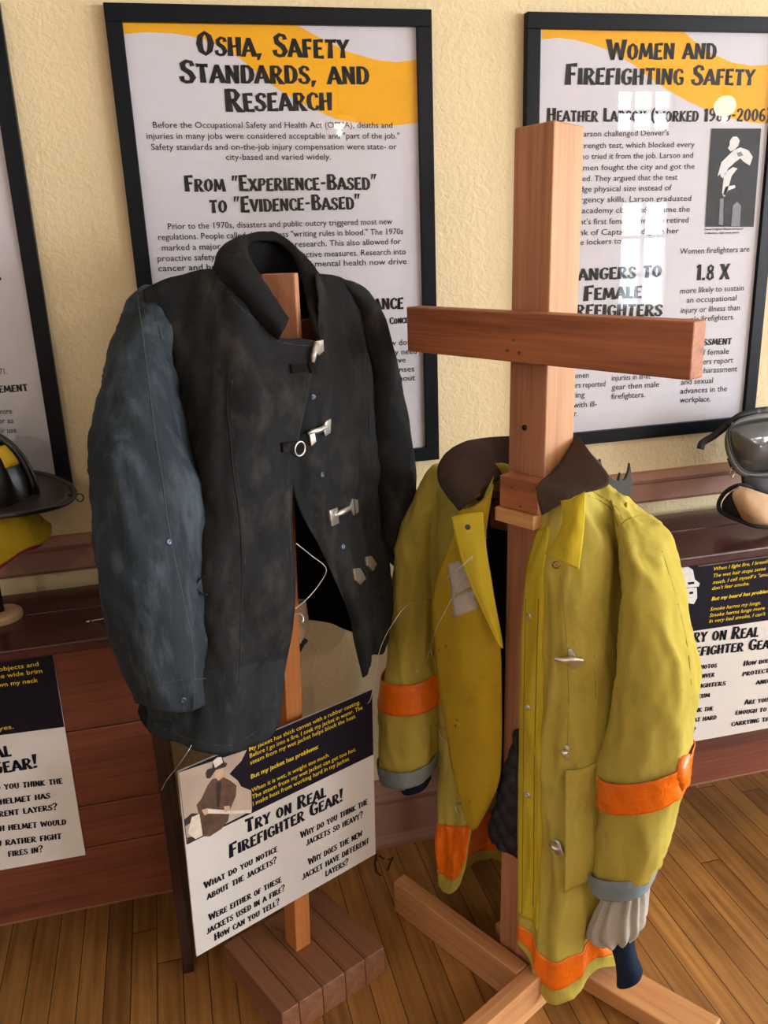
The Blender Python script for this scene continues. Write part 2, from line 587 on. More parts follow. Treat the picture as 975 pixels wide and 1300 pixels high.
class Sheet:
    """flat printed sheet: centre-free frame with origin o, ex to the right, ey up, front normal nn"""
    def __init__(s, o, ex, ey):
        s.o, s.ex, s.ey = V(o), V(ex).normalized(), V(ey).normalized()
        s.n = s.ex.cross(s.ey).normalized()
        s.mb = MB()

    def loc(s, u, v):
        p = hit(u, v, s.o, s.n) - s.o
        return p.dot(s.ex), p.dot(s.ey)

    def at(s, a, b, lift=0.0):
        return s.o + s.ex * a + s.ey * b + s.n * lift

    def poly(s, pts, mi, lift, uv=True):
        P = [s.loc(*p) if uv else p for p in pts]
        bm = bmesh.new()
        vs = [bm.verts.new((a, b, 0)) for a, b in P]
        f = bm.faces.new(vs)
        r = bmesh.ops.triangulate(bm, faces=[f])
        bm.verts.index_update()
        s.mb.add([s.at(v.co.x, v.co.y, lift) for v in bm.verts], [[v.index for v in f.verts] for f in bm.faces], mi)
        bm.free()

    def text(s, txt, uvL, uvR, hpx, mi, style='body', lift=0.0008, bold=False, italic=False):
        a0, b0 = s.loc(*uvL)
        a1, b1 = s.loc(*uvR)
        L = math.hypot(a1 - a0, b1 - b0)
        px = math.hypot(uvR[0] - uvL[0], uvR[1] - uvL[1])
        # height: measured along the photo's vertical at the line's middle
        um, vm = (uvL[0] + uvR[0]) / 2, (uvL[1] + uvR[1]) / 2
        am, bm_ = s.loc(um, vm)
        at_, bt_ = s.loc(um, vm - hpx)
        H = abs(bt_ - bm_)
        ca, sa = (a1 - a0) / L, (b1 - b0) / L
        if style == 'display':
            W, polys = display_line(txt, random.Random(txt))
            k = L / W
            for q in polys:
                s.mb.add([s.at(a0 + ca * x * k - sa * y * H, b0 + sa * x * k + ca * y * H, lift) for x, y in q], [(0, 1, 2, 3)], mi)
        else:
            x0, x1, vs, fs = plain_line(txt, bold, italic)
            k = L / (x1 - x0)
            H = H / 0.72
            s.mb.add([s.at(a0 + ca * (x - x0) * k - sa * y * H, b0 + sa * (x - x0) * k + ca * y * H, lift) for x, y in vs], fs, mi)

# ------------------------------------------------------------------ setting
def plaster():
    m, t, bs = nt('plaster')
    f = tex_noise(t, 1.6, 3)
    c = ramp(t, f, [(0.3, rgb(220, 198, 157)), (0.7, rgb(226, 207, 168))])
    link(t, c, bs.inputs['Base Color'])
    bs.inputs['Roughness'].default_value = 0.75
    bs.inputs['Specular IOR Level'].default_value = 0.25
    f1 = tex_noise(t, 62, 5, 0.55, dist=0.6)
    f2 = tex_noise(t, 130, 3, 0.5)
    bump(t, bs, mix(t, 0.3, f1, f2), 0.4, 0.010)
    return m


def floor_mat():
    m, t, bs = nt('strip_oak')
    tc = t.nodes.new('ShaderNodeTexCoord')
    sep = t.nodes.new('ShaderNodeSeparateXYZ')
    link(t, tc.outputs['Object'], sep.inputs[0])

    def math_(op, a, b=None):
        n = t.nodes.new('ShaderNodeMath')
        n.operation = op
        for k, x in enumerate((a, b)):
            if x is None:
                continue
            if isinstance(x, (int, float)):
                n.inputs[k].default_value = x
            else:
                link(t, x, n.inputs[k])
        return n.outputs[0]
    W = 0.0572
    q = math_('DIVIDE', sep.outputs['X'], W)
    idx = math_('FLOOR', q)
    fr = math_('FRACT', q)
    wn = t.nodes.new('ShaderNodeTexWhiteNoise')
    wn.noise_dimensions = '1D'
    link(t, idx, wn.inputs['W'])
    # board ends, staggered by the strip
    yy = math_('ADD', math_('DIVIDE', sep.outputs['Y'], 1.1), math_('MULTIPLY', wn.outputs['Value'], 7.3))
    iy = math_('FLOOR', yy)
    fy = math_('FRACT', yy)
    wn2 = t.nodes.new('ShaderNodeTexWhiteNoise')
    wn2.noise_dimensions = '2D'
    cb = t.nodes.new('ShaderNodeCombineXYZ')
    link(t, idx, cb.inputs[0])
    link(t, iy, cb.inputs[1])
    link(t, cb.outputs[0], wn2.inputs['Vector'])
    # grain
    off = t.nodes.new('ShaderNodeCombineXYZ')
    link(t, math_('ADD', math_('MULTIPLY', sep.outputs['X'], 1.0), math_('MULTIPLY', wn2.outputs['Value'], 13.0)), off.inputs[0])
    link(t, math_('MULTIPLY', sep.outputs['Y'], 0.05), off.inputs[1])
    n1 = t.nodes.new('ShaderNodeTexNoise')
    n1.inputs['Scale'].default_value = 60
    n1.inputs['Detail'].default_value = 5
    n1.inputs['Distortion'].default_value = 0.25
    link(t, off.outputs[0], n1.inputs['Vector'])
    g = ramp(t, n1.outputs['Fac'], [(0.25, rgb(128, 86, 44)), (0.5, rgb(160, 112, 60)), (0.75, rgb(182, 134, 78))])
    tone = ramp(t, wn2.outputs['Value'], [(0.0, (0.62, 0.58, 0.55, 1)), (0.5, (0.9, 0.86, 0.8, 1)), (1.0, (1.12, 1.08, 0.98, 1))])
    c = mix(t, 1.0, g, tone, 'MULTIPLY')
    # worn dirty patches
    f3 = tex_noise(t, 2.2, 5, 0.6)
    c = mix(t, ramp(t, f3, [(0.5, (0, 0, 0, 1)), (0.75, (0.5, 0.5, 0.5, 1))]), c, rgb(86, 58, 34))
    e1 = math_('LESS_THAN', fr, 0.035)
    e2 = math_('LESS_THAN', fy, 0.0022)
    gap = math_('MAXIMUM', e1, e2)
    c = mix(t, gap, c, rgb(40, 22, 10))
    link(t, c, bs.inputs['Base Color'])
    bs.inputs['Roughness'].default_value = 0.38
    bs.inputs['Specular IOR Level'].default_value = 0.45
    b = math_('SUBTRACT', math_('MULTIPLY', n1.outputs['Fac'], 0.15), gap)
    bump(t, bs, b, 0.35, 0.002)
    return m


M_plaster = plaster()
M_floor = floor_mat()
M_roomwall = plain('pale_room_paint', rgb(206, 202, 198), 0.85, var=0.03, scale=3)
M_ceiling = plain('ceiling_paint', rgb(222, 220, 216), 0.9, var=0.02, scale=3)
M_trim = plain('mauve_brown_paint', rgb(150, 106, 88), 0.5, var=0.05, scale=14)
M_sash = plain('white_sash_paint', rgb(222, 222, 218), 0.5, var=0.03)
R = ROOM


def wall_panels(name, axis, pos, a0, a1, z0, z1, holes, thick=0.14):
    """wall with rectangular holes, built from panels around them"""
    mb = MB()
    xs = sorted({a0, a1} | {h[0] for h in holes} | {h[1] for h in holes})
    zs = sorted({z0, z1} | {h[2] for h in holes} | {h[3] for h in holes})
    for i in range(len(xs) - 1):
        for k in range(len(zs) - 1):
            ca, cz = (xs[i] + xs[i + 1]) / 2, (zs[k] + zs[k + 1]) / 2
            if any(h[0] < ca < h[1] and h[2] < cz < h[3] for h in holes):
                continue
            sa, sz = xs[i + 1] - xs[i], zs[k + 1] - zs[k]
            if axis == 'x':
                mb.box((ca, pos, cz), (sa, thick, sz))
            else:
                mb.box((pos, ca, cz), (thick, sa, sz))
    return struct(mb.build(name, M_roomwall))


wb = MB().box(((R['x0'] + R['x1']) / 2, 0.07, R['z1'] / 2), (R['x1'] - R['x0'], 0.14, R['z1'])).build('wall_back', M_plaster)
struct(wb)
wall_panels('wall_front', 'x', R['y0'] - 0.07, R['x0'], R['x1'], 0, R['z1'], OPEN_FRONT)
wall_panels('wall_right', 'y', R['x1'] + 0.07, R['y0'], R['y1'], 0, R['z1'], OPEN_RIGHT)
struct(MB().box((R['x0'] - 0.07, R['y0'] / 2, R['z1'] / 2), (0.14, -R['y0'], R['z1'])).build('wall_left', M_roomwall))
fm = MB().box(((R['x0'] + R['x1']) / 2, R['y0'] / 2, -0.04), (R['x1'] - R['x0'], -R['y0'], 0.08))
# old ink scrawl on the boards
for pts in ([(478, 1084), (476, 1096), (478, 1108)], [(479, 1108), (484, 1112)], [(481, 1086), (488, 1091)], [(492, 1092), (496, 1090)], [(499, 1088), (495, 1096), (492, 1105)]):
    for a_, b_ in zip(pts, pts[1:]):
        A_, B_ = onz(*a_, .0005), onz(*b_, .0005)
        sd_ = (B_ - A_).cross(V((0, 0, 1))).normalized() * .003
        fm.add([A_ - sd_, B_ - sd_, B_ + sd_, A_ + sd_], [(0, 1, 2, 3)], 1)
struct(fm.build('floor', [M_floor, plain('old_ink', rgb(44, 34, 26), .6)]))
struct(MB().box(((R['x0'] + R['x1']) / 2, R['y0'] / 2, R['z1'] + 0.05), (R['x1'] - R['x0'], -R['y0'], 0.1)).build('ceiling', M_ceiling))


def profile_run(name, prof, x0, x1):
    """moulding: profile of (depth from the wall, z) swept along the back wall"""
    mb = MB()
    mb.prism([V((x0, -d, z)) for d, z in prof], V((x1 - x0, 0, 0)))
    return struct(mb.build(name, M_trim))


profile_run('baseboard_back', [(0, 0), (.034, 0), (.034, .012), (.030, .022), (.024, .026), (.022, .03), (.022, .128), (.025, .134), (.030, .142),
                               (.031, .150), (.026, .156), (.024, .166), (.016, .176), (.014, .188), (.008, .194), (0, .194)], R['x0'], R['x1'])
profile_run('trim_1', [(0, .890), (.010, .890), (.014, .898), (.022, .900), (.022, .945), (.028, .950), (.030, .958), (.024, .964), (.014, .972), (0, .974)], R['x0'], R['x1'])


def window(name, axis, pos, a0, a1, z0, z1, cols, rows):
    mb = MB()

    def bx(ac, zc, sa, sz, d=0.05):
        if axis == 'x':
            mb.box((ac, pos, zc), (sa, d, sz))
        else:
            mb.box((pos, ac, zc), (d, sa, sz))
    b = 0.045
    bx((a0 + a1) / 2, z0 + b / 2, a1 - a0, b)
    bx((a0 + a1) / 2, z1 - b / 2, a1 - a0, b)
    bx(a0 + b / 2, (z0 + z1) / 2, b, z1 - z0 - 2 * b)
    bx(a1 - b / 2, (z0 + z1) / 2, b, z1 - z0 - 2 * b)
    for k in range(1, cols):
        bx(a0 + (a1 - a0) * k / cols, (z0 + z1) / 2, 0.028, z1 - z0 - 2 * b, 0.03)
    for k in range(1, rows):
        bx((a0 + a1) / 2, z0 + (z1 - z0) * k / rows, a1 - a0 - 2 * b, 0.028, 0.031)
    return struct(mb.build(name, M_sash))


yf = R['y0'] - 0.06
window('window_1', 'x', yf, 3.72, 4.27, 2.26, 2.64, 3, 2)
w2 = window('window_2', 'x', yf, 3.80, 4.30, 0.85, 1.79, 2, 3)
window('window_3', 'x', yf, 5.55, 6.95, 0.85, 2.75, 4, 4)
window('window_4', 'y', R['x1'] + 0.06, -4.3, -3.1, 0.85, 2.75, 3, 4)
window('window_5', 'y', R['x1'] + 0.06, -2.3, -1.1, 0.85, 2.75, 3, 4)
mc = bpy.data.materials.new('sheer_curtain')
mc.use_nodes = True
_t = mc.node_tree
_t.nodes.clear()
_o = _t.nodes.new('ShaderNodeOutputMaterial')
_d = _t.nodes.new('ShaderNodeBsdfTranslucent')
_d.inputs['Color'].default_value = (.75, .8, .85, 1)
_tr = _t.nodes.new('ShaderNodeBsdfTransparent')
_mx = _t.nodes.new('ShaderNodeMixShader')
_wv = _t.nodes.new('ShaderNodeTexWave')
_wv.inputs['Scale'].default_value = 9
_tc = _t.nodes.new('ShaderNodeTexCoord')
link(_t, _tc.outputs['Object'], _wv.inputs['Vector'])
_mr = _t.nodes.new('ShaderNodeMapRange')
_mr.inputs['To Min'].default_value = 0.06
_mr.inputs['To Max'].default_value = 0.20
link(_t, _wv.outputs['Fac'], _mr.inputs['Value'])
link(_t, _mr.outputs['Result'], _mx.inputs['Fac'])
link(_t, _d.outputs[0], _mx.inputs[1])
link(_t, _tr.outputs[0], _mx.inputs[2])
link(_t, _mx.outputs[0], _o.inputs['Surface'])
g = [[V((3.83 + .44 * j / 40, R['y0'] - .02 + .008 * math.sin(j * 1.5), z)) for j in range(41)] for z in (.88, 1.33)]
cur = MB().grid(g).build('curtain', mc, smooth=True)
tag(cur, 'sheer half curtain across the lower sash of the narrow window', 'curtain')

# ------------------------------------------------------------------ pendant lamps of the room
M_opal = plain('opal_glass', (.9, .85, .75, 1), 0.3, var=0.02, emit=(1.0, .88, .70, 30.0))
M_dishglow = plain('dish_glass', (.9, .75, .5, 1), 0.35, var=0.02, emit=(1.0, .72, .38, 1.6))
M_cord = plain('lamp_cord', rgb(30, 28, 26), 0.5)
for k, (lx, ly, lz, kind) in enumerate(LAMPS):
    lab = ['opal globe lamp hanging on a cord before the narrow window',
           'shallow glass dish lamp hanging mid room opposite the wide poster wall',
           'shallow glass dish lamp hanging at the left end of the room'][k]
    t = thing('pendant_lamp', lab, 'lamp', (lx, ly, R['z1']), 'pendant lamps of the room')
    MB().lathe([(.055, 0), (.055, -.012), (.02, -.03)][::-1], (lx, ly, R['z1'])).build('ceiling_rose', M_cord, t, smooth=True)
    MB().tube([(lx, ly, R['z1'] - .02), (lx, ly, lz + .07)], .004).build('cord', M_cord, t)
    if kind == 'globe':
        prof = [(.07 * math.sin(a), .065 * math.cos(a)) for a in [math.pi * (i / 14) for i in range(1, 14)]]
        sh = MB().lathe(prof, (lx, ly, lz)).build('lamp_shade', M_opal, t, smooth=True)
        MB().lathe([(.025, .06), (.025, .1), (.012, .11)], (lx, ly, lz)).build('socket', M_cord, t, smooth=True)
    else:
        prof = [(.02, .055), (.06, .05), (.10, .03), (.125, 0.0)]
        mb = MB()
        seg = 32
        g = [[V((lx + r * math.cos(2 * math.pi * i / seg), ly + r * math.sin(2 * math.pi * i / seg), lz + h)) for i in range(seg)] for r, h in prof]
        mb.grid(g, closed=True).build('lamp_shade', M_dishglow, t, smooth=True, solid=.004)
        prof = [(.03 * math.sin(a), .03 * math.cos(a)) for a in [math.pi * (i / 12) for i in range(1, 12)]]
        MB().lathe(prof, (lx, ly, lz + .005)).build('bulb', M_opal, t, smooth=True)
        MB().lathe([(.022, .03), (.022, .08), (.01, .085)], (lx, ly, lz)).build('socket', M_cord, t, smooth=True)
    d = bpy.data.lights.new('lamp_light', 'POINT')
    d.energy = LAMP_W
    d.color = LAMP_COL
    d.shadow_soft_size = 0.012
    lo = bpy.data.objects.new('lamp_light', d)
    COL.objects.link(lo)
    lo.parent = t
    lo.location = (0, 0, lz - R['z1'] - (.078 if kind == 'globe' else .040))

# ------------------------------------------------------------------ framed posters
def black_ash(name, c):
    m, t, bs = nt(name)
    f = tex_noise(t, 60, 4, 0.6, (0.06, 1, 1))
    link(t, ramp(t, f, [(0.35, c), (0.7, tuple(x * 1.8 for x in c[:3]) + (1,))]), bs.inputs['Base Color'])
    bs.inputs['Roughness'].default_value = 0.36
    bs.inputs['Specular IOR Level'].default_value = 0.16
    bump(t, bs, f, 0.3, 0.001)
    return m


M_frame = black_ash('black_ash_frame', rgb(9, 12, 18))
PW, PH, PZ = 0.65, 0.955, 2.020


def poster(x0, label):
    t = thing('framed_poster', label, 'poster', (x0 + PW / 2, -0.001, PZ - PH), 'framed posters along the wall')
    f, dep = 0.032, 0.020
    X, Y, Z = V((1, 0, 0)), V((0, 1, 0)), V((0, 0, 1))
    for zc in (PZ - f / 2, PZ - PH + f / 2):
        beam('frame_rail', (x0 + PW / 2, -dep / 2 - .0005, zc), (X, Y, Z), (PW, dep, f), M_frame, t, .0015)
    for xc in (x0 + f / 2, x0 + PW - f / 2):
        beam('frame_stile', (xc, -dep / 2 - .0005, PZ - PH / 2), (Z, Y, -X), (PH - 2 * f, dep, f), M_frame, t, .0015)
    s = Sheet((x0 + f, -0.010, PZ - PH + f), X, Z)
    w_, h_ = PW - 2 * f, PH - 2 * f
    s.poly([(0, 0), (w_, 0), (w_, h_), (0, h_)], 0, 0, uv=False)
    g = MB().box((x0 + PW / 2, -0.0145, PZ - PH / 2), (w_, .0004, h_))
    gl = MB().add([s.at(0, 0, .005), s.at(w_, 0, .005), s.at(w_, h_, .005), s.at(0, h_, .005)], [(0, 1, 2, 3)]).build('glass', M_glass, t)
    return t, s


PM = [M_paper, M_black_ink, M_yellow_ink]


def z1(x, y):
    return (120 + x * .45128, y * .45128)


def z2(x, y):
    return (120 + x * .45128, 280 + y * .45128)


def z3(x, y):
    return (640 + x * .34359, y * .34359)


def z4(x, y):
    return (640 + x * .34359, 280 + y * .34359)


# poster in the middle
t, s = poster(-0.0404, 'black framed safety standards poster behind the black jacket')
s.poly([z1(*q) for q in [(76, 57), (555, 63), (640, 110), (710, 145), (790, 168), (850, 175), (908, 168), (910, 345), (850, 353), (780, 352), (680, 335),
                         (580, 290), (500, 240), (430, 180), (370, 135), (300, 107), (230, 95), (150, 90), (77, 96)]], 2, .0004)
D = 'display'
for txt, a, b, h in [('Osha, Safety', (290, 157), (718, 165), 30), ('Standards, and', (242, 233), (775, 238), 29), ('Research', (370, 315), (672, 311), 29)]:
    s.text(txt, z1(*a), z1(*b), h, 1, D)
for txt, a, b in [('Before the Occupational Safety and Health Act (OSHA), deaths and', (165, 360), (838, 360)),
                  ('injuries in many jobs were considered acceptable and "part of the job."', (147, 391), (858, 390)),
                  ('Safety standards and on-the-job injury compensation were state- or', (160, 422), (850, 420)),
                  ('city-based and varied widely.', (370, 450), (665, 449))]:
    s.text(txt, z1(*a), z1(*b), 8, 1)
s.text('From "Experience-Based"', z1(255, 540), z1(795, 533), 20, 1, D)
s.text('to "Evidence-Based"', z1(325, 600), z1(750, 588), 20, 1, D)
for txt, a, b in [('Prior to the 1970s, disasters and public outcry triggered most new', (207, 25), (838, 10)),
                  ('regulations. People called this process "writing rules in blood." The 1970s', (180, 55), (868, 38)),
                  ('marked a major shift to focusing on research. This also allowed for', (190, 85), (862, 66)),
                  ('proactive safety rather than purely to reactive measures. Research into', (178, 115), (876, 95)),
                  ('cancer and heat, the new science, and mental health now drive', (180, 143), (878, 122))]:
    s.text(txt, z2(*a), z2(*b), 8, 1)
s.text('Compliance', (416, 396), (513, 392), 18, 1, D)
s.text('Safety Concerns', (463, 414), (533, 409), 9, 1, D)
for txt, a, b in [('can slow down', (466, 440.5), (529, 437)), ('when they need', (461, 452.5), (529, 449)), ('protective', (470, 462.5), (515, 460)),
                  ('when senses', (467, 474), (526, 471.5)), ('lost without', (472, 486), (527, 482.6))]:
    s.text(txt, a, b, 7.5, 1)


def ring_print(s, u, v, ra, rb, wpx, mi, rot=0.0, lift=.0008):
    pts_o, pts_i = [], []
    for k in range(24):
        an = 2 * math.pi * k / 24
        for lst, da in ((pts_o, 0), (pts_i, -wpx)):
            x, y = (ra + da) * math.cos(an), (rb + da) * math.sin(an)
            lst.append(s.loc(u + x * math.cos(rot) - y * math.sin(rot), v + x * math.sin(rot) + y * math.cos(rot)))
    s.mb.add([s.at(a, b, lift) for a, b in pts_o + pts_i], [(k, (k + 1) % 24, 24 + (k + 1) % 24, 24 + k) for k in range(24)], mi)


ring_print(s, 497, 514, 5.5, 6, 1.8, 1)
ring_print(s, 508, 533, 5.5, 4, 1.8, 1, .3)
ring_print(s, 498, 534, 9, 4, 1.6, 1, .2)
s.mb.build('printed_sheet', PM, t)

# poster on the right
t, s = poster(0.8213, 'black framed women and firefighting poster behind the tall wooden post')
s.poly([z3(*q) for q in [(140, 98), (655, 108), (700, 150), (760, 195), (840, 230), (910, 243), (1010, 238), (1010, 458), (930, 455), (850, 440), (760, 410), (680, 375),
                         (600, 330), (540, 290), (480, 240), (410, 195), (330, 165), (260, 147), (200, 139), (140, 146)]], 2, .0004)
s.text('Women and', z3(380, 222), z3(785, 218), 26, 1, D)
s.text('Firefighting Safety', z3(225, 312), z3(925, 316), 26, 1, D)
s.text('Heather Larson (worked 1980-2006)', z3(157, 450), z3(982, 449), 17, 1, D)
for txt, a, b in [('Heather Larson challenged Denver\'s', (166, 507), (608, 500)), ('physical strength test, which blocked every', (164, 550), (703, 543)),
                  ('woman who tried it from the job. Larson and', (163, 590), (697, 583)), ('other women fought the city and got the', (162, 632), (703, 624)),
                  ('test changed. They argued that the test', (160, 672), (640, 664)), ('should judge physical size instead of', (160, 711), (618, 703)),
                  ('real emergency skills. Larson graduated', (158, 750), (690, 742)), ('from the academy class and became the', (156, 790), (685, 782)),
                  ('department\'s first female chief. She retired', (155, 832), (680, 822)), ('at the rank of Captain and gave her', (154, 872), (645, 862))]:
    s.text(txt, z3(*a), z3(*b), 7.5, 1)
for txt, a, b in [('keys to the lockers to', (150, 95), (432, 85)), ('Women firefighters are', (648, 124), (905, 115)), ('more likely to sustain', (650, 270), (884, 258)),
                  ('an occupational', (673, 304), (857, 295)), ('injury or illness than', (652, 342), (870, 331)), ('male firefighters.', (668, 376), (850, 365)),
                  ('40% of female', (655, 502), (830, 492)), ('firefighters report', (648, 536), (845, 525)), ('gender harassment', (650, 568), (860, 557)),
                  ('and sexual', (652, 607), (770, 600)), ('advances in the', (650, 640), (822, 630)), ('workplace.', (648, 673), (762, 668)),
                  ('of women', (205, 588), (312, 580)), ('firefighters reported', (180, 624), (373, 612)), ('wearing', (200, 658), (297, 652)),
                  ('gear with ill-', (195, 695), (342, 687)), ('fitting gear.', (175, 728), (270, 722)), ('injuries in ill-fit', (397, 592), (540, 584)),
                  ('gear then male', (397, 626), (572, 614)), ('firefighters.', (395, 660), (520, 652))]:
    s.text(txt, z4(*a), z4(*b), 7.5, 1)
s.text('1.8 X', z4(707, 222), z4(832, 217), 20, 1, D)
s.text('Dangers to', z4(225, 226), z4(583, 208), 19, 1, D)
s.text('Female', z4(293, 297), z4(510, 285), 19, 1, D)
s.text('Firefighters', z4(205, 357), z4(585, 352), 19, 1, D)
s.text('Harassment', z4(655, 465), z4(840, 457), 10, 1, D)
for yy in (850, 864):
    s.text('Denver Firefighters Museum photograph' if yy == 850 else 'Collection, daily news photo', z3(740, yy + 1), z3(882 - (yy - 850), yy - 2), 2.6, 1, bold=True)
s.mb.build('printed_sheet', PM, t)
M_photo_dark = plain('photo_dark', rgb(20, 22, 32), 0.5, spec=.12, var=0.1)
M_photo_light = plain('photo_light', rgb(212, 212, 214), 0.5, spec=.12, var=0.08, scale=120)
M_photo_mid = plain('photo_mid', rgb(120, 122, 130), 0.5, spec=.12, var=0.15, scale=120)
ph = Sheet(s.o, s.ex, s.ey)
ph.poly([z3(765, 475), z3(948, 475), z3(920, 838), z3(742, 838)], 0, .0018)
for pts, mi in [
    ([(832, 520), (842, 506), (858, 505), (868, 520), (862, 540), (850, 552), (834, 560), (824, 548), (830, 538)], 1),
    ([(838, 503), (862, 500), (874, 518), (872, 536), (864, 520), (850, 510)], 0),
    ([(845, 556), (870, 545), (900, 556), (916, 580), (905, 612), (885, 600), (870, 585), (850, 600), (826, 622), (806, 660), (796, 650), (806, 610), (800, 640), (786, 652), (800, 600), (820, 580)], 1),
    ([(856, 566), (872, 560), (880, 575), (862, 580)], 2),
    ([(812, 640), (842, 618), (860, 622), (838, 650), (824, 700), (815, 724), (802, 716), (806, 680)], 1),
    ([(815, 690), (850, 684), (852, 694), (825, 704), (812, 728), (804, 722)], 1),
    ([(795, 735), (808, 732), (806, 832), (790, 830)], 2),
    ([(842, 760), (858, 745), (872, 760), (868, 836), (836, 836)], 2),
    ([(870, 690), (890, 664), (906, 672), (908, 700), (898, 720), (904, 760), (880, 760)], 0),
]:
    ph.poly([z3(*q) for q in pts], mi, .0026 + .0003 * mi)
ph.mb.build('photograph', [M_photo_dark, M_photo_light, M_photo_mid], t)

# poster on the left, mostly out of the picture
t, s = poster(-0.2244 - PW, 'black framed poster at the left edge behind the black helmet')
for txt, a, b, h, st in [('before 1971.', (-32, 477), (9.4, 474.8), 8, 'b'), ('Enforcement', (-46, 502), (36.4, 496), 11, D), ('and more', (-16, 526.5), (15.3, 525), 7.5, 'b'),
                         ('gear for as', (-25, 538.5), (17.2, 537), 7.5, 'b'), ('for their use.', (-24, 551), (22.9, 549), 7.5, 'b'), ('Hazards', (-60, 361), (2.6, 356), 13, D)]:
    s.text(txt, a, b, h, 1, st)
s.mb.build('printed_sheet', PM, t)

# ------------------------------------------------------------------ storage benches
M_redwood = wood('red_stained_pine', rgb(52, 22, 14), rgb(104, 50, 32), rgb(138, 72, 48), 0.5, 0.8)
M_darktop = wood('dark_bench_top', rgb(42, 20, 22), rgb(66, 33, 34), rgb(88, 47, 48), 0.24, 0.8)
M_darkend = wood('dark_end_panel', rgb(22, 11, 9), rgb(46, 22, 16), rgb(66, 32, 22), 0.55, 0.8)
BY = -0.31
X, Y, Z = V((1, 0, 0)), V((0, 1, 0)), V((0, 0, 1))


def bench(x0, x1, label, ends):
    t = thing('storage_bench', label, 'bench', ((x0 + x1) / 2, BY / 2, 0))
    zs = [.836, ony(180.8, 914.6, BY).z, ony(215, 1004.6, BY).z, ony(221, 1055.8, BY).z, ony(225, 1129, BY).z]
    for k in range(4):
        a, b = zs[k], zs[k + 1]
        beam('front_board', ((x0 + x1) / 2, BY + .01, (a + b) / 2), (X, Y, Z), (x1 - x0, .02, a - b - .002), M_redwood, t, .002)
    beam('top_board', ((x0 + x1) / 2, -.245, .849), (X, Y, Z), (x1 - x0 + .02, .165, .024), M_darktop, t, .004)
    beam('top_board', ((x0 + x1) / 2, -.0965, .849), (X, Y, Z), (x1 - x0 + .02, .128, .024), M_darktop, t, .004)
    for xe in ends:
        beam('end_panel', (xe, BY / 2 - .012, .418), (Z, Y, -X), (.836, -BY - .02, .022), M_darkend, t, .002)
    beam('bottom_board', ((x0 + x1) / 2, BY / 2 - .01, zs[4] + .02), (X, Y, Z), (x1 - x0 - .05, -BY - .06, .02), M_darkend, t, .002)
    return t


tb = bench(-1.35, -0.094, 'dark red wooden bench under the black helmet at the left', [-1.345, -0.100])
for u, v in [(205, 988), (208, 1014), (211.5, 1048), (215, 1059.5), (222, 1119)]:
    p = ony(u, v, BY)
    p.x = min(p.x, -.103)
    sc_ = MB().lathe([(.0042, 0), (.0042, .0012), (.002, .0015)], p + V((0, .0002, 0)), V((0, -1, 0)), 10).build('screw', M_brass, tb)
    fb = [o for o in tb.children if o.name.startswith('front_board')]
    rehang(sc_, min(fb, key=lambda o: abs(parent_loc(o).z - p.z)))
bench(0.80, 2.25, 'dark red wooden bench under the breathing mask at the right', [0.806, 2.244])

# ------------------------------------------------------------------ signs
SM = [M_signwhite, M_signnavy, M_navy_text, M_text_yellow]
M_ph_bg = plain('photo_sepia_background', rgb(176, 156, 142), 0.5, var=0.15, scale=12)
M_ph_coat = plain('photo_sepia_coat', rgb(84, 60, 46), 0.5, var=0.35, scale=90)
M_ph_skin = plain('photo_sepia_skin', rgb(198, 160, 132), 0.5, var=0.1, scale=90)
M_ph_dark = plain('photo_sepia_dark', rgb(42, 32, 30), 0.5, var=0.2, scale=90)
M_ph_pale = plain('photo_pale', rgb(214, 202, 188), 0.5, var=0.1, scale=60)


def sign(name, label, o, ex, corners, band, thick=.004):
    """corners TL TR BR BL and the two ends of the dark band's lower edge, as seen"""
    t = Sheet(o, ex, Z)
    P = [t.at(*t.loc(*c)) for c in corners]
    base = (P[2] + P[3]) / 2
    root = thing(name, label, 'sign', base)
    t.mb.prism(P[::-1], -t.n * thick, 0)
    t.poly([corners[0], corners[1], band[1], band[0]], 1, .0004)
    return root, t


# sign hanging on the jacket stand
def z6(x, y):
    return (200 + x * .30769, 860 + y * .30769)


pL, pR = V((-.056, -.516, .68)), V((.353, -.325, .68))
stand_sign, s = sign('display_sign', 'black and white try-on sign hung on the narrow post below the black jacket', pL, pR - pL,
                     [z6(85, 390), z6(885, 50), z6(900, 728), z6(162, 1152)], [z6(120, 690), z6(890, 318)])
for txt, a, b, bold in [('My jacket has thick canvas with a rubber coating.', (378, 305), (835, 108), 0), ('Before I go into a fire, I soak my jacket in water. The', (380, 332), (845, 130), 0),
                        ('steam from my wet jacket helps block the heat.', (382, 360), (818, 165), 0), ('But my jacket has problems:', (385, 418), (663, 292), 1),
                        ('When it is wet, it weighs too much.', (388, 475), (708, 325), 0), ('The steam from my wet jacket can get too hot.', (390, 502), (818, 302), 0),
                        ('I make heat from working hard in my jacket.', (393, 530), (792, 340), 0)]:
    s.text(txt, z6(*a), z6(*b), 5.6, 3, bold=bool(bold))
for txt, a, b, h in [('Try on Real', (362, 645), (698, 490), 17), ('Firefighter Gear!', (297, 745), (768, 507), 17)]:
    s.text(txt, z6(*a), z6(*b), h, 2, D)
for txt, a, b in [('What do you notice', (193, 873), (496, 716)), ('about the jackets?', (205, 918), (493, 762)), ('Were either of these', (212, 1005), (512, 842)),
                  ('jackets used in a fire?', (203, 1060), (527, 877)), ('How can you tell?', (235, 1087), (505, 934)), ('Why do you think the', (590, 665), (867, 522)),
                  ('jackets so heavy?', (613, 695), (848, 576)), ('Why does the new', (622, 775), (845, 652)), ('jacket have different', (597, 835), (873, 682)), ('layers?', (692, 822), (788, 770))]:
    s.text(txt, z6(*a), z6(*b), 9, 2, D)
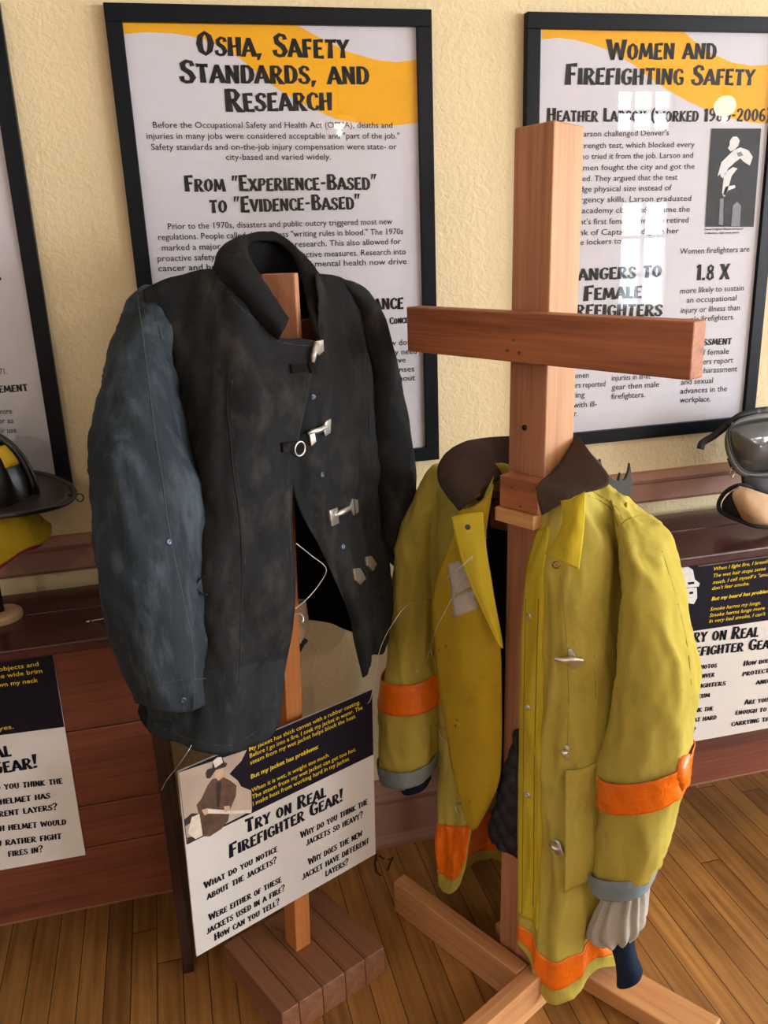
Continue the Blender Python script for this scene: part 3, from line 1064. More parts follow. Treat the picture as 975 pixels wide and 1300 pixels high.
s.mb.build('board', SM, stand_sign)
ph = Sheet(s.o, s.ex, s.ey)
for pts, mi, lf in [
    ([(87, 392), (368, 298), (345, 345), (322, 368), (296, 398), (330, 425), (345, 450), (386, 466), (389, 548), (122, 686)], 0, .0006),
    ([(110, 585), (140, 560), (165, 560), (170, 575), (112, 615)], 3, .0009),
    ([(180, 500), (205, 445), (225, 418), (270, 410), (300, 425), (325, 445), (322, 490), (300, 540), (290, 590), (262, 625), (215, 655), (185, 655), (178, 600), (168, 560), (160, 525)], 1, .0010),
    ([(140, 575), (172, 562), (185, 650), (150, 668), (125, 640)], 4, .0011),
    ([(240, 430), (262, 428), (258, 500), (246, 560)], 3, .0012),
    ([(222, 380), (262, 362), (272, 385), (268, 412), (250, 425), (236, 410)], 2, .0012),
    ([(198, 395), (205, 378), (225, 372), (228, 340), (245, 328), (264, 326), (275, 350), (287, 352), (280, 368), (240, 380), (215, 415), (202, 415)], 3, .0014),
    ([(226, 345), (246, 328), (262, 327), (268, 350), (236, 372)], 4, .0016),
    ([(186, 545), (205, 540), (300, 548), (386, 545), (386, 558), (300, 562), (205, 560), (190, 565)], 4, .0014),
    ([(180, 545), (205, 538), (208, 560), (192, 568)], 2, .0016),
    ([(272, 530), (296, 528), (298, 545), (276, 556)], 2, .0016),
    ([(122, 660), (140, 655), (160, 668), (122, 686)], 3, .0013),
]:
    ph.poly([z6(*q) for q in pts], mi, lf)
ph.mb.build('photograph', [M_ph_bg, M_ph_coat, M_ph_skin, M_ph_dark, M_ph_pale], stand_sign)


# sign on the left bench
def z7(x, y):
    return (x * .384615, 800 + y * .384615)


SY = BY - .0052
r_, s = sign('display_sign', 'black and white helmet sign leaning flat against the left bench front', V((0, SY, 0)), X,
             [(-190, 853), z7(172, 68), z7(282, 742), (-190, 1139)], [(-190, 958), z7(212, 319)])
for txt, a, b in [('protects me from falling objects and', (-300, 178), (128, 117)), ('hot water. The wide brim', (-160, 180), (140, 140)), ('keeps water from running down my neck', (-330, 232), (126, 170)),
                  ('and gets in my eyes.', (-220, 362), (45, 324))]:
    s.text(txt, z7(*a), z7(*b), 5.8, 3)
for txt, a, b, h in [('Try on Real', (-290, 468), (42, 415), 18), ('Firefighter Gear!', (-380, 537), (130, 452), 18)]:
    s.text(txt, z7(*a), z7(*b), h, 2, D)
for txt, a, b in [('Why do you think the', (-105, 539), (208, 506)), ('new helmet has', (-70, 585), (168, 554)), ('different layers?', (-75, 626), (192, 591)),
                  ('Which helmet would', (-70, 671), (220, 641)), ('you rather fight', (-45, 718), (205, 688)), ('fires in?', (28, 748), (145, 731))]:
    s.text(txt, z7(*a), z7(*b), 9, 2, D)
s.mb.build('board', SM, r_)


# sign on the right bench
def z8(x, y):
    return (840 + x * .246154, 680 + y * .246154)


r_, s = sign('display_sign', 'black and white beard sign on the right bench front beside the yellow sleeve', V((0, SY, 0)), X,
             [(855, 724), (1130, 685), (1110, 900), (850, 947)], [(853, 805), (1122, 766)])
for txt, a, b, bold in [('When I fight fire, I breathe', (268, 180), (562, 138), 0), ('The wet hair stops some', (265, 215), (535, 177), 0), ('much. I call myself a "smoke', (262, 250), (575, 203), 0),
                        ("don't fear smoke.", (258, 280), (450, 254), 0), ('But my beard has problems:', (255, 335), (575, 290), 1), ('Smoke harms my lungs.', (248, 388), (510, 353), 0),
                        ('Smoke harms lungs more', (245, 420), (530, 380), 0), ("In very bad smoke, I can't", (243, 450), (534, 410), 0)]:
    s.text(txt, z8(*a), z8(*b), 4.6, 3, bold=bool(bold), italic=True)
for txt, a, b, h in [('Try on Real', (115, 556), (500, 521), 15.5), ('Firefighter Gear!', (75, 632), (610, 576), 14)]:
    s.text(txt, z8(*a), z8(*b), h, 2, D)
for txt, a, b in [('What photos', (85, 702), (285, 679)), ('from Denver', (88, 748), (272, 727)), ('firefighters', (110, 794), (330, 771)), ('museum', (120, 847), (248, 832)),
                  ('do you think the', (20, 930), (265, 901)), ('made that hard', (40, 978), (282, 946)), ('work?', (80, 1025), (175, 1012)), ('How does', (420, 673), (568, 653)),
                  ('protect', (415, 725), (552, 705)), ('and', (485, 768), (548, 760)), ('Are you', (425, 872), (548, 856)), ('enough to', (378, 925), (540, 906)), ('carrying the', (357, 983), (570, 953))]:
    s.text(txt, z8(*a), z8(*b), 6.5, 2, D)
s.mb.build('board', SM, r_)
ph = Sheet(s.o, s.ex, s.ey)
for pts, mi, lf in [
    ([(60, 170), (180, 152), (215, 175), (205, 230), (222, 290), (190, 330), (175, 480), (60, 500)], 1, .0006),
    ([(70, 250), (90, 165), (135, 160), (160, 175), (170, 225), (195, 245), (190, 262), (130, 268), (70, 275)], 0, .0010),
    ([(75, 278), (150, 268), (180, 268), (182, 320), (165, 352), (120, 345), (80, 330)], 0, .0010),
    ([(132, 240), (165, 236), (168, 248), (135, 252)], 1, .0013),
    ([(140, 290), (160, 286), (162, 298), (142, 302)], 1, .0013),
]:
    ph.poly([z8(*q) for q in pts], mi, lf)
ph.mb.build('photograph', [M_photo_light, M_photo_dark], r_)
# ------------------------------------------------------------------ coat stands
M_cedar = wood('red_cedar', rgb(140, 86, 60), rgb(190, 128, 92), rgb(206, 148, 112), 0.6, 1.0)
M_cedar_dark = wood('dark_cedar', rgb(108, 54, 32), rgb(182, 108, 70), rgb(202, 132, 88), 0.55, 0.9)
M_fir = wood('pale_fir', rgb(190, 132, 80), rgb(220, 166, 108), rgb(236, 190, 134), 0.55, 1.1)
M_foot = wood('foot_fir', rgb(176, 112, 70), rgb(206, 148, 96), rgb(222, 172, 116), 0.6, 1.1)
M_block = wood('block_pine', rgb(96, 58, 40), rgb(144, 94, 66), rgb(170, 118, 86), 0.5, 0.7)
M_orangepost = wood('orange_pine', rgb(150, 84, 36), rgb(184, 112, 56), rgb(202, 132, 72), 0.5, 1.0)

YB = V((.4655, -.8851, 0)).normalized()
YN = V((YB.y, -YB.x, 0))
YC0, YC1 = V((.6319, -.528, 0)), V((.7046, -.3983, 1.7537))
YAX = (YC1 - YC0).normalized()


def yc(z):
    return YC0 + (YC1 - YC0) * (z / 1.7537)


yst = thing('coat_stand', 'tall wooden cross shaped coat stand under the yellow coat', 'coat stand', YC0)
_h = (YC1 - YC0).length
xb = (YB - YAX * YB.dot(YAX)).normalized()
xn = xb.cross(YAX) * (1 if xb.cross(YAX).dot(YN) > 0 else -1)
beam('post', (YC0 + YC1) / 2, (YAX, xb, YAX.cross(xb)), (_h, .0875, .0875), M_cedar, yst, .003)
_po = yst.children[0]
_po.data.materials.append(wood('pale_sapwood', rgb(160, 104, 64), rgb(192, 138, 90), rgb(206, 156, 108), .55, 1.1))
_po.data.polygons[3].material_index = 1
zb = 1.4416
cb = yc(zb - .0445) + YN * (.0445 + .019) + YB * ((.3459 - .2848) / 2)
beam('crossbar', cb, (YB, YN, Z), (.3459 + .2848, .038, .089), M_cedar_dark, yst, .0025)
for k, (a, h) in enumerate([(-.012, .018), (.012, .020), (-.004, -.004), (-.018, -.024), (.010, -.026)]):
    p = yc(zb - .0445 + h) + YN * (.0445 + .038) + YB * a
    MB().lathe([(.0028, -.001), (.0028, .001), (.001, .0014)], p, YN, 8).build('screw', M_brass, yst)
# shoulder boards
fo = YC0.lerp(YC1, 1.12 / 1.7537) + YN * (.0445 + .038)


def onf(u, v):
    return hit(u, v, fo, YN)


a, b_ = onf(634.8, 603), onf(633.6, 642)
wl = .092
beam('shoulder_board', (a + b_) / 2 + YB * (wl / 2) - YN * .019, (YB, YN, Z), (wl, .038, (a - b_).length), M_cedar_dark, yst, .002)
for k, (u, v) in enumerate([(650, 619), (675.5, 623), (661, 643)]):
    MB().lathe([(.0026, -.001), (.0026, .001), (.001, .0014)], onf(u, v), YN, 8).build('screw', M_brass, yst)
c_, d_ = onf(632.3, 643.5), onf(631.2, 657.6)
beam('shoulder_board', (c_ + d_) / 2 + YB * (.094 / 2) - YN * .014, (YB, YN, Z), (.094, .045, (c_ - d_).length + .004), M_fir, yst, .002)
zc = (a.z + b_.z) / 2
KA = V((.6157, -.788, 0)).normalized()
beam('shoulder_board', yc(zc) - YN * (.0445 + .022) - Z * .09 - KA * .02, (KA, V((KA.y, -KA.x, 0)), Z), (.27, .030, .08), M_cedar_dark, yst, .002)
ps = hit(666, 543, yc(1.22) + YN * .0445, YN)
MB().lathe([(.0055, -.002), (.0055, .0015), (.003, .003)], ps, YN, 12).build('screw', M_steel_dark, yst, smooth=True)
# feet, pinwheel around the post
def foot(a0, a1, dirv, off, offv, hgt, wid):
    c = YC0 + dirv * ((a0 + a1) / 2) + offv * off + Z * (hgt / 2)
    beam('foot', c, (dirv, dirv.cross(Z), Z), (a1 - a0, wid, hgt), M_foot, yst, .003)


foot(-.040, .345, -YB, .0650, YN, .089, .038)
foot(-.03, .46, YN, .0605, YB, .089, .038)
foot(.0, .375, (YB - YN * .10).normalized(), -.085, YN, .040, .085)
foot(-.01, .36, -YN, -.0655, YB, .089, .038)

# narrow stand under the black jacket
BB = V((.885, .465, 0)).normalized()
BN = V((.465, -.885, 0)).normalized()
P0 = V((.146, -.372, .075))
P1 = V((.197, -.345, 1.50))
PA = (P1 - P0).normalized()
bst = thing('coat_stand', 'narrow wooden post on a heavy block under the black jacket', 'coat stand', V((.146, -.372, 0)))
cs = [onz(278.6, 1202, .075), onz(362, 1284, .075), onz(485, 1204, .075), onz(411, 1125, .075)]
e1 = ((cs[2] - cs[1]) + (cs[3] - cs[0])).normalized()
e2 = ((cs[0] - cs[1]) + (cs[3] - cs[2])).normalized()
e2 = (e2 - e1 * e2.dot(e1)).normalized()
cc = (cs[0] + cs[1] + cs[2] + cs[3]) / 4
L1 = ((cs[2] - cs[1]).length + (cs[3] - cs[0]).length) / 2
L2 = ((cs[0] - cs[1]).length + (cs[3] - cs[2]).length) / 2
n_st = 5
ws = [.16, .22, .22, .20, .20]
x = -L1 / 2
for k in range(n_st):
    wd = ws[k] * L1
    c = cc + e1 * (x + wd / 2)
    c.z = .0375
    beam('base_board', c, (e2, e1, Z), (L2, wd - .0012, .075), M_block, bst, .002)
    x += wd
beam('post', (P0 + P1) / 2, (PA, e1, PA.cross(e1)), ((P1 - P0).length, .042, .040), M_orangepost, bst, .002)
pa = P1 - PA * .10
beam('shoulder_board', pa - BN * .032, (BB, BN, Z), (.30, .022, .07), M_cedar_dark, bst, .002)
beam('neck_board', P1 + BN * .030 - Z * .055, (Z, BB, BN), (.16, .062, .020), M_cedar, bst, .002)
# cleat that carries the sign
sc = (pL + pR) / 2
dd = (pR - pL).normalized()
sn = V((dd.y, -dd.x, 0))
tpt = P0 + PA * ((.60 - .075) / PA.z)
k_ = (sc - tpt).dot(sn)
beam('sign_cleat', tpt + sn * (k_ / 2 - .003), (sn, dd, Z), (abs(k_) - .002, .03, .03), M_orangepost, bst, .001)

# ------------------------------------------------------------------ cloth surfaces
def cr(p0, p1, p2, p3, t):
    t2, t3 = t * t, t * t * t
    return .5 * ((2 * p1) + (p2 - p0) * t + (2 * p0 - 5 * p1 + 4 * p2 - p3) * t2 + (3 * p1 - p0 - 3 * p2 + p3) * t3)


def spline(pts, k, closed=False):
    n = len(pts)
    out = []
    if closed:
        for i in range(n):
            for j in range(k):
                out.append(cr(pts[i - 1], pts[i], pts[(i + 1) % n], pts[(i + 2) % n], j / k))
        return out
    for i in range(n - 1):
        a, b = pts[i], pts[i + 1]
        p = pts[i - 1] if i > 0 else a + (a - b)
        q = pts[i + 2] if i + 2 < n else b + (b - a)
        for j in range(k):
            out.append(cr(p, a, b, q, j / k))
    out.append(pts[-1].copy())
    return out


def resample(pts, n):
    """n points along a spline through pts (any vectors)"""
    f = spline(pts, 12)
    acc = [0.0]
    for i in range(1, len(f)):
        acc.append(acc[-1] + (f[i] - f[i - 1]).length)
    out = []
    j = 0
    for k in range(n):
        d = acc[-1] * k / (n - 1)
        while j < len(acc) - 2 and acc[j + 1] < d:
            j += 1
        sp = acc[j + 1] - acc[j]
        t = (d - acc[j]) / sp if sp > 1e-9 else 0
        out.append(f[j].lerp(f[j + 1], min(max(t, 0), 1)))
    return out


def surface(rows, ku, kv, closed=False):
    fr = [spline(r, ku, closed) for r in rows]
    cols = list(zip(*fr))
    fc = [spline(list(c), kv) for c in cols]
    return [list(r) for r in zip(*fc)]


def normals(g, closed=False):
    R_, C_ = len(g), len(g[0])
    out = []
    for i in range(R_):
        row = []
        for j in range(C_):
            du = g[i][(j + 1) % C_ if closed else min(j + 1, C_ - 1)] - g[i][(j - 1) if (closed or j > 0) else 0]
            dv = g[min(i + 1, R_ - 1)][j] - g[max(i - 1, 0)][j]
            n = du.cross(dv)
            row.append(n.normalized() if n.length > 1e-9 else V((0, 0, 1)))
        out.append(row)
    return out


def wrinkle(g, amp, freq=(7, 7, 2.2), seed=0.0, closed=False, fine=.3, edge=True, skew=0.0):
    """broad folds and sharper creases: noise displacement along the normals"""
    N = normals(g, closed)
    out = []
    for r, nr in zip(g, N):
        row = []
        nC = len(r)
        for j, (p, n) in enumerate(zip(r, nr)):
            ed = 1.0 if closed else min(1.0, .12 + j / 7.0, .12 + (nC - 1 - j) / 7.0)
            wv = noise.noise_vector(p * 6.0 + V((seed, 0, 0))) * .035
            q = p + wv
            q = V((q.x * freq[0] + seed, q.y * freq[1] + seed * 2, (q.z + skew * (q.x + q.y)) * freq[2]))
            d1 = noise.noise(q)
            d2 = .25 - abs(noise.noise(q * 1.7 + V((5.1, 0, 0)))) ** .8
            d3 = .2 - abs(noise.noise(V((q.x * 3.6, q.y * 3.6, q.z * 5.0)))) ** .8
            row.append(p + n * (ed * amp * (.8 * d1 - 1.0 * d2 - fine * d3)))
        out.append(row)
    return out


def offset(g, d, closed=False):
    N = normals(g, closed)
    return [[p + n * d for p, n in zip(r, nr)] for r, nr in zip(g, N)]


def facing(g, closed=False):
    """+1 when the grid's normals look at the camera on average"""
    N = normals(g, closed)
    s_ = 0
    for r, nr in zip(g, N):
        for p, n in zip(r, nr):
            s_ += (CAM - p).dot(n)
    return 1 if s_ > 0 else -1


class Garment:
    def __init__(s, O, A, N_):
        s.O, s.A, s.N = V(O), V(A).normalized(), V(N_).normalized()
        s.tr = []

    def G(s, u, v, n=0.0):
        return hit(u, v, s.O + s.N * n, s.N)

    def P(s, a, n, z):
        p = s.O + s.A * a + s.N * n
        p.z = z
        return p

    def sn(s, p):
        return (p - s.O).dot(s.A), (p - s.O).dot(s.N)

    def reg(s, g, closed=False):
        s.tr.append((g, closed))

    def bvh(s):
        vs, fs = [], []
        for g, cl in s.tr:
            m = MB().grid(g, cl)
            o = len(vs)
            vs += m.v
            fs += [tuple(i + o for i in f) for f in m.f]
        s.tree = BVHTree.FromPolygons(vs, fs)

    def cast(s, u, v, lift=0.0):
        d = ray(u, v).normalized()
        loc, n, i, dist = s.tree.ray_cast(CAM, d)
        if loc is None:
            return None, None
        if n.dot(d) > 0:
            n = -n
        return loc + n * lift, n

    def seam(s, mb, pts, r=.0011, lift=.0008, mi=0, step=6, dash=False):
        """a line of stitching lying on the cloth"""
        poly = []
        f = spline([V((x, y, 0)) for x, y in pts], 8)
        run = []
        last = None
        for q in f:
            p, n = s.cast(q.x, q.y, lift)
            if p is None or (last is not None and (p - last).length > .03):
                if len(run) > 2:
                    mb.tube(run, r, 5, mi=mi)
                run = []
                last = p
                if p is None:
                    continue
            run.append(p)
            last = p
        if len(run) > 2:
            mb.tube(run, r, 5, mi=mi)

    def sleeve_rows(s, rows, nv=16, cap=False):
        """rows of (uL, vL, uR, vR, n, half thickness): closed rings around the sleeve"""
        out = []
        for uL, vL, uR, vR, n, th in rows:
            a, b = s.G(uL, vL, n), s.G(uR, vR, n)
            c, h = (a + b) / 2, (a - b) / 2
            dpt = s.N.copy()
            dpt.z = 0
            vw = (CAM - c)
            vw.z = 0
            dpt = vw.normalized()
            dpt = dpt - h.normalized() * dpt.dot(h.normalized())
            dpt.normalize()
            ring = []
            if not out and cap:
                out.append([c.lerp(c + h * math.cos(2 * math.pi * k / nv) + dpt * (th * math.sin(2 * math.pi * k / nv)), .12) + Z * .004 for k in range(nv)])
            for k in range(nv):
                an = 2 * math.pi * k / nv
                ca, sa = math.cos(an), math.sin(an)
                # slightly squarer than an ellipse
                e = .82
                x_ = math.copysign(abs(ca) ** e, ca)
                y_ = math.copysign(abs(sa) ** e, sa)
                ring.append(c + h * x_ + dpt * (th * y_))
            out.append(ring)
        return out


def snap(mb_name, parent, gm, u, v, r, mat, h=.003):
    p, n = gm.cast(u, v)
    if p is None:
        return
    MB().lathe([(r, -.001), (r, h * .5), (r * .8, h * .9), (r * .35, h), (r * .2, h * .7)], p, n, 14).build(mb_name, mat, parent, smooth=True)


def dring(parent, gm, u, v, r, mat, tilt=0.0, name='ring', arc=(0, 2 * math.pi), flat=None):
    p, n = gm.cast(u, v, .007)
    if p is None:
        p, n = flat, (CAM - flat).normalized()
    up = (Z - n * n.z).normalized()
    rt = up.cross(n)
    full = abs(arc[1] - arc[0]) > 6.2
    N_ = 22
    pts = [p + (rt * math.cos(arc[0] + (arc[1] - arc[0]) * k / (N_ if full else N_ - 1)) + up * math.sin(arc[0] + (arc[1] - arc[0]) * k / (N_ if full else N_ - 1))) * r for k in range(N_)]
    MB().tube(pts, .0016, 7, closed=full).build(name, mat, parent, smooth=True)


def hook(parent, gm, pts_plate, pts_arm, mat, name='hook_clasp', w=.006, th=.003):
    """clasp: flat plate outline plus a bent arm, both laid over the cloth"""
    c = [gm.cast(u, v, .001) for u, v in pts_plate]
    if any(q[0] is None for q in c):
        return
    n = sum((q[1] for q in c), V((0, 0, 0))).normalized()
    mid = sum((q[0] for q in c), V((0, 0, 0))) / len(c)
    P = [q[0] + n * .0015 for q in c]
    mb = MB()
    if (P[1] - P[0]).cross(P[2] - P[1]).dot(n) < 0:
        P = P[::-1]
    mb.prism([p - n * .002 for p in P], n * .0062)
    if pts_arm:
        arm = []
        for u, v, h in pts_arm:
            p = hit(u, v, mid + n * (.004 + h), n)
            arm.append(p)
        arm = spline(arm, 5)
        rr = [w * (.55 + .45 * math.sin(math.pi * min(1, .25 + .75 * i / len(arm)))) for i in range(len(arm))]
        mb.tube(arm, rr, 8)
    mb.build(name, mat, parent, smooth=True, bevel=.0005)


# ------------------------------------------------------------------ black jacket
M_jk = cloth('black_canvas', rgb(23, 24, 26), rgb(36, 36, 38), rgb(58, 54, 51), .85, 700, .56, (1, 1, .7))
M_jk_sleeve = cloth('faded_canvas', rgb(36, 43, 50), rgb(52, 60, 69), rgb(74, 83, 92), .8, 700, .55, (1.3, 1.3, .35))
M_jk_tail = cloth('faded_tail_canvas', rgb(29, 33, 37), rgb(43, 48, 53), rgb(64, 68, 72), .82, 700, .56, (1.2, 1.2, .45))
M_jk_collar = cloth('black_corduroy', rgb(14, 14, 16), rgb(26, 25, 26), rgb(60, 56, 52), .95, 420, .64)
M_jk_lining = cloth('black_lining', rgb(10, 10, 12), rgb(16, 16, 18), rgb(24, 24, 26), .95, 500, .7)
M_thread = plain('grey_thread', rgb(58, 60, 64), .9)
M_darkseam = plain('dark_seam', rgb(9, 9, 11), .9)

J = Garment((.17, -.36, 0), (.885, .465, 0), (.465, -.885, 0))
jk = thing('firefighter_jacket', 'worn black canvas jacket with high collar hanging on the narrow post', 'jacket', J.P(0, 0, 1.45))


def Gs(gm, lst):
    return [gm.G(*q) for q in lst]


jl = [  # front flap, free edge -> side seam
    [(404, 434, .105), (380, 430, .105), (352, 426, .10), (312, 392, .085), (274, 345, .03), (225, 351, -.005), (182, 368, -.02)],
    [(396, 480, .125), (366, 480, .13), (335, 476, .13), (304, 465, .12), (268, 452, .09), (226, 450, .04), (196, 455, -.02)],
    [(379, 560, .13), (355, 561, .14), (328, 561, .145), (300, 562, .14), (266, 562, .11), (232, 566, .05), (204, 570, -.02)],
    [(370, 640, .13), (350, 645, .14), (326, 648, .145), (300, 650, .14), (268, 652, .115), (238, 655, .06), (212, 660, -.01)],
    [(374, 725, .135), (350, 730, .145), (327, 732, .15), (302, 735, .145), (270, 736, .125), (242, 738, .07), (214, 742, .0)],
    [(372, 788, .135), (348, 795, .15), (325, 800, .155), (300, 803, .15), (268, 806, .13), (240, 808, .08), (212, 812, .01)],
    [(360, 858, .135), (340, 866, .15), (318, 870, .155), (294, 873, .155), (262, 876, .14), (232, 878, .10), (202, 882, .03)],
    [(353, 920, .13), (336, 938, .145), (316, 950, .15), (290, 957, .155), (258, 955, .145), (224, 944, .11), (189, 926, .05)],
]
jr = [  # side seam -> free edge of the open side
    [(463, 375, -.02), (440, 358, -.005), (404, 346, .03), (398, 380, .07), (402, 410, .09), (405, 434, .098)],
    [(470, 475, -.02), (455, 470, .04), (434, 470, .08), (416, 476, .10), (402, 480, .108), (388, 482, .11)],
    [(475, 560, -.02), (457, 560, .05), (436, 562, .09), (412, 565, .11), (390, 568, .115), (368, 570, .115)],
    [(482, 640, -.02), (463, 642, .05), (441, 645, .095), (418, 648, .115), (396, 645, .12), (376, 636, .12)],
    [(489, 715, -.02), (474, 716, .05), (456, 718, .10), (439, 720, .12), (424, 716, .125), (409, 702, .125)],
    [(496, 770, -.02), (484, 776, .05), (472, 782, .09), (462, 784, .11), (452, 782, .12), (441, 775, .12)],
    [(489, 800, -.01), (484, 808, .05), (478, 816, .08), (468, 819, .10), (459, 818, .11), (449, 814, .11)],
    [(478, 818, .0), (474, 829, .04), (470, 839, .07), (466, 848, .09), (463, 855, .10), (460, 860, .10)],
]
rows = []
for k in range(8):
    Lr, Rr = Gs(J, jl[k]), Gs(J, jr[k])
    a, b = Lr[-1], Rr[0]
    sa, na = J.sn(a)
    sb, nb = J.sn(b)
    zb_ = [a.z, b.z]
    zz = max(.79 - .0, (a.z + b.z) / 2) if k == 7 else (a.z + b.z) / 2
    if k >= 4:
        zz = max(zz, .80 + .02 * (7 - k))
    dep_ = [-.02, -.075, -.105, -.115, -.12, -.125, -.125, -.125][k]
    back = []
    for f_ in (.12, .32, .5, .68, .88):
        z_ = zz if k else a.z + (b.z - a.z) * f_ + (.03 if .2 < f_ < .8 else .01)
        edge_z = a.z if f_ < .5 else b.z
        wgt = abs(f_ - .5) * 2
        z2_ = z_ * (1 - wgt ** 3) + edge_z * wgt ** 3
        dn = dep_ * (1 - (abs(f_ - .5) * 2) ** 4 * .6)
        back.append(J.P(sa + (sb - sa) * f_, dn, z2_))
    rows.append(Lr + back + Rr)
g = surface(rows, 6, 14)
g = wrinkle(g, .016, (11, 11, 2.6), 3.1, fine=.4)
C_ = len(g[0])
nl = 6 * 6      # columns of the front flap
nb0, nb1 = nl, nl + 6 * 6
sgn = facing([r[:nl] for r in g])
fl = [r[:nl + 1] for r in g]
bk = [r[nl:nb1 + 1] for r in g]
frt = [r[nb1:] for r in g]
# folded hem wobble
_m = MB().grid(fl)
_m.mi = [1 if (i // nl) > 6 * 14 - 6 else 0 for i in range(len(_m.f))]
jfl = _m.build('front_panel', [M_jk, M_jk_tail], jk, smooth=True, solid=.003)
jfr = MB().grid(frt).build('front_panel', M_jk, jk, smooth=True, solid=.003)
MB().grid(bk).build('back_panel', M_jk_lining, jk, smooth=True, solid=.003)
J.reg(fl)
J.reg(frt)
# sleeves
sl = J.sleeve_rows([
    (183, 368, 240, 376, -.045, .014), (170, 380, 226, 398, -.035, .034), (155, 414, 212, 438, -.015, .055), (138, 476, 218, 490, .010, .066),
    (124, 540, 230, 552, .028, .070), (118, 600, 246, 612, .045, .070), (121, 665, 251, 680, .055, .068),
    (127, 730, 261, 742, .065, .066), (142, 795, 265, 805, .075, .064), (160, 850, 266, 846, .085, .062), (177, 893, 265, 872, .09, .060)], cap=True)
g = surface(sl, 4, 9, closed=True)
g = wrinkle(g, .013, (10, 10, 4.0), 8.4, closed=True, fine=.45, skew=.8)
lsl = MB().grid(g, True).build('sleeve', M_jk_sleeve, jk, smooth=True, solid=.003)
J.reg(g, True)
sl = J.sleeve_rows([
    (424, 352, 462, 368, -.01, .02), (446, 388, 478, 394, -.02, .040), (456, 440, 487, 440, -.03, .052), (462, 490, 497, 490, -.035, .055), (465, 545, 507, 540, -.04, .055),
    (467, 600, 518, 596, -.045, .052), (473, 650, 523, 645, -.045, .048), (485, 690, 518, 690, -.045, .042), (498, 720, 508, 721, -.045, .036)], cap=True)
g = surface(sl, 4, 9, closed=True)
g = wrinkle(g, .008, (9, 9, 3.0), 5.2, closed=True, fine=.3)
MB().grid(g, True).build('sleeve', M_jk, jk, smooth=True, solid=.003)
J.reg(g, True)
# collar
cbase = [(354, 431, .10), (318, 396, .09), (285, 358, .06), (271, 343, .0), (290, 346, -.05), (335, 362, -.075), (380, 364, -.05), (398, 362, .0), (402, 385, .045), (404, 412, .075), (405, 434, .095)]
cmid = [(359, 420, .118), (330, 385, .108), (300, 350, .08), (277, 325, .01), (295, 312, -.06), (340, 318, -.09), (384, 328, -.06), (404, 352, .01), (408, 385, .055), (409, 412, .08), (408, 434, .10)]
ctop = [(365, 406, .11), (345, 376, .10), (324, 344, .07), (303, 316, .015), (310, 300, -.05), (345, 297, -.08), (374, 314, -.05), (388, 345, .01), (394, 376, .05), (399, 404, .08), (404, 429, .097)]
rim = [(363, 408, .104), (347, 382, .092), (330, 352, .06), (313, 324, .01), (318, 308, -.045), (345, 306, -.070), (368, 320, -.045), (381, 347, .008), (388, 376, .045), (394, 404, .074), (401, 430, .092)]
g = surface([Gs(J, cbase), Gs(J, cmid), Gs(J, ctop), Gs(J, rim)], 6, 6)
g = wrinkle(g, .004, (16, 16, 16), 1.2, fine=.5)
MB().grid(g).build('collar', M_jk_collar, jk, smooth=True, solid=.007)
J.reg(g)
J.bvh()
sm = MB()
J.seam(sm, [(290, 470), (289, 520), (293, 560), (296, 600), (304, 660), (307, 720), (305, 780), (304, 830), (302, 868)], .0019, mi=1)
J.seam(sm, [(296, 470), (294, 520), (297, 560), (301, 600), (308, 660), (311, 720)], .0008)
J.seam(sm, [(302, 868), (318, 858), (336, 838), (350, 818), (356, 800)], .0013, mi=1)
J.seam(sm, [(398, 450), (389, 500), (377, 560), (366, 590), (366, 640), (369, 700), (370, 770)], .0009)
J.seam(sm, [(394, 450), (384, 500), (372, 560), (361, 590), (361, 640), (364, 700), (365, 770)], .0007)
J.seam(sm, [(355, 434), (375, 438), (402, 440)], .0010)
J.seam(sm, [(175, 375), (183, 440), (190, 500), (198, 560), (206, 610), (212, 660), (219, 700), (232, 760), (244, 820), (247, 866)], .0016)
J.seam(sm, [(181, 375), (189, 440), (196, 500), (204, 560), (212, 610), (218, 660), (225, 700), (238, 760)], .0008)
J.seam(sm, [(196, 400), (214, 460), (226, 430), (262, 385), (275, 350)], .0012, mi=1)
J.seam(sm, [(182, 880), (215, 865), (262, 861)], .0009)
J.seam(sm, [(440, 372), (462, 410), (466, 470), (468, 540), (471, 600)], .0013, mi=1)
J.seam(sm, [(412, 400), (432, 440), (447, 500), (456, 560), (468, 640), (480, 720)], .0010, mi=1)
J.seam(sm, [(195, 918), (230, 934), (262, 944), (300, 944), (345, 912)], .0010)
J.seam(sm, [(276, 350), (300, 385), (330, 412), (356, 436)], .0010)
J.seam(sm, [(280, 343), (305, 374), (335, 398), (359, 418)], .0008)
sm.build('stitching', [M_thread, M_darkseam], jk, smooth=True)
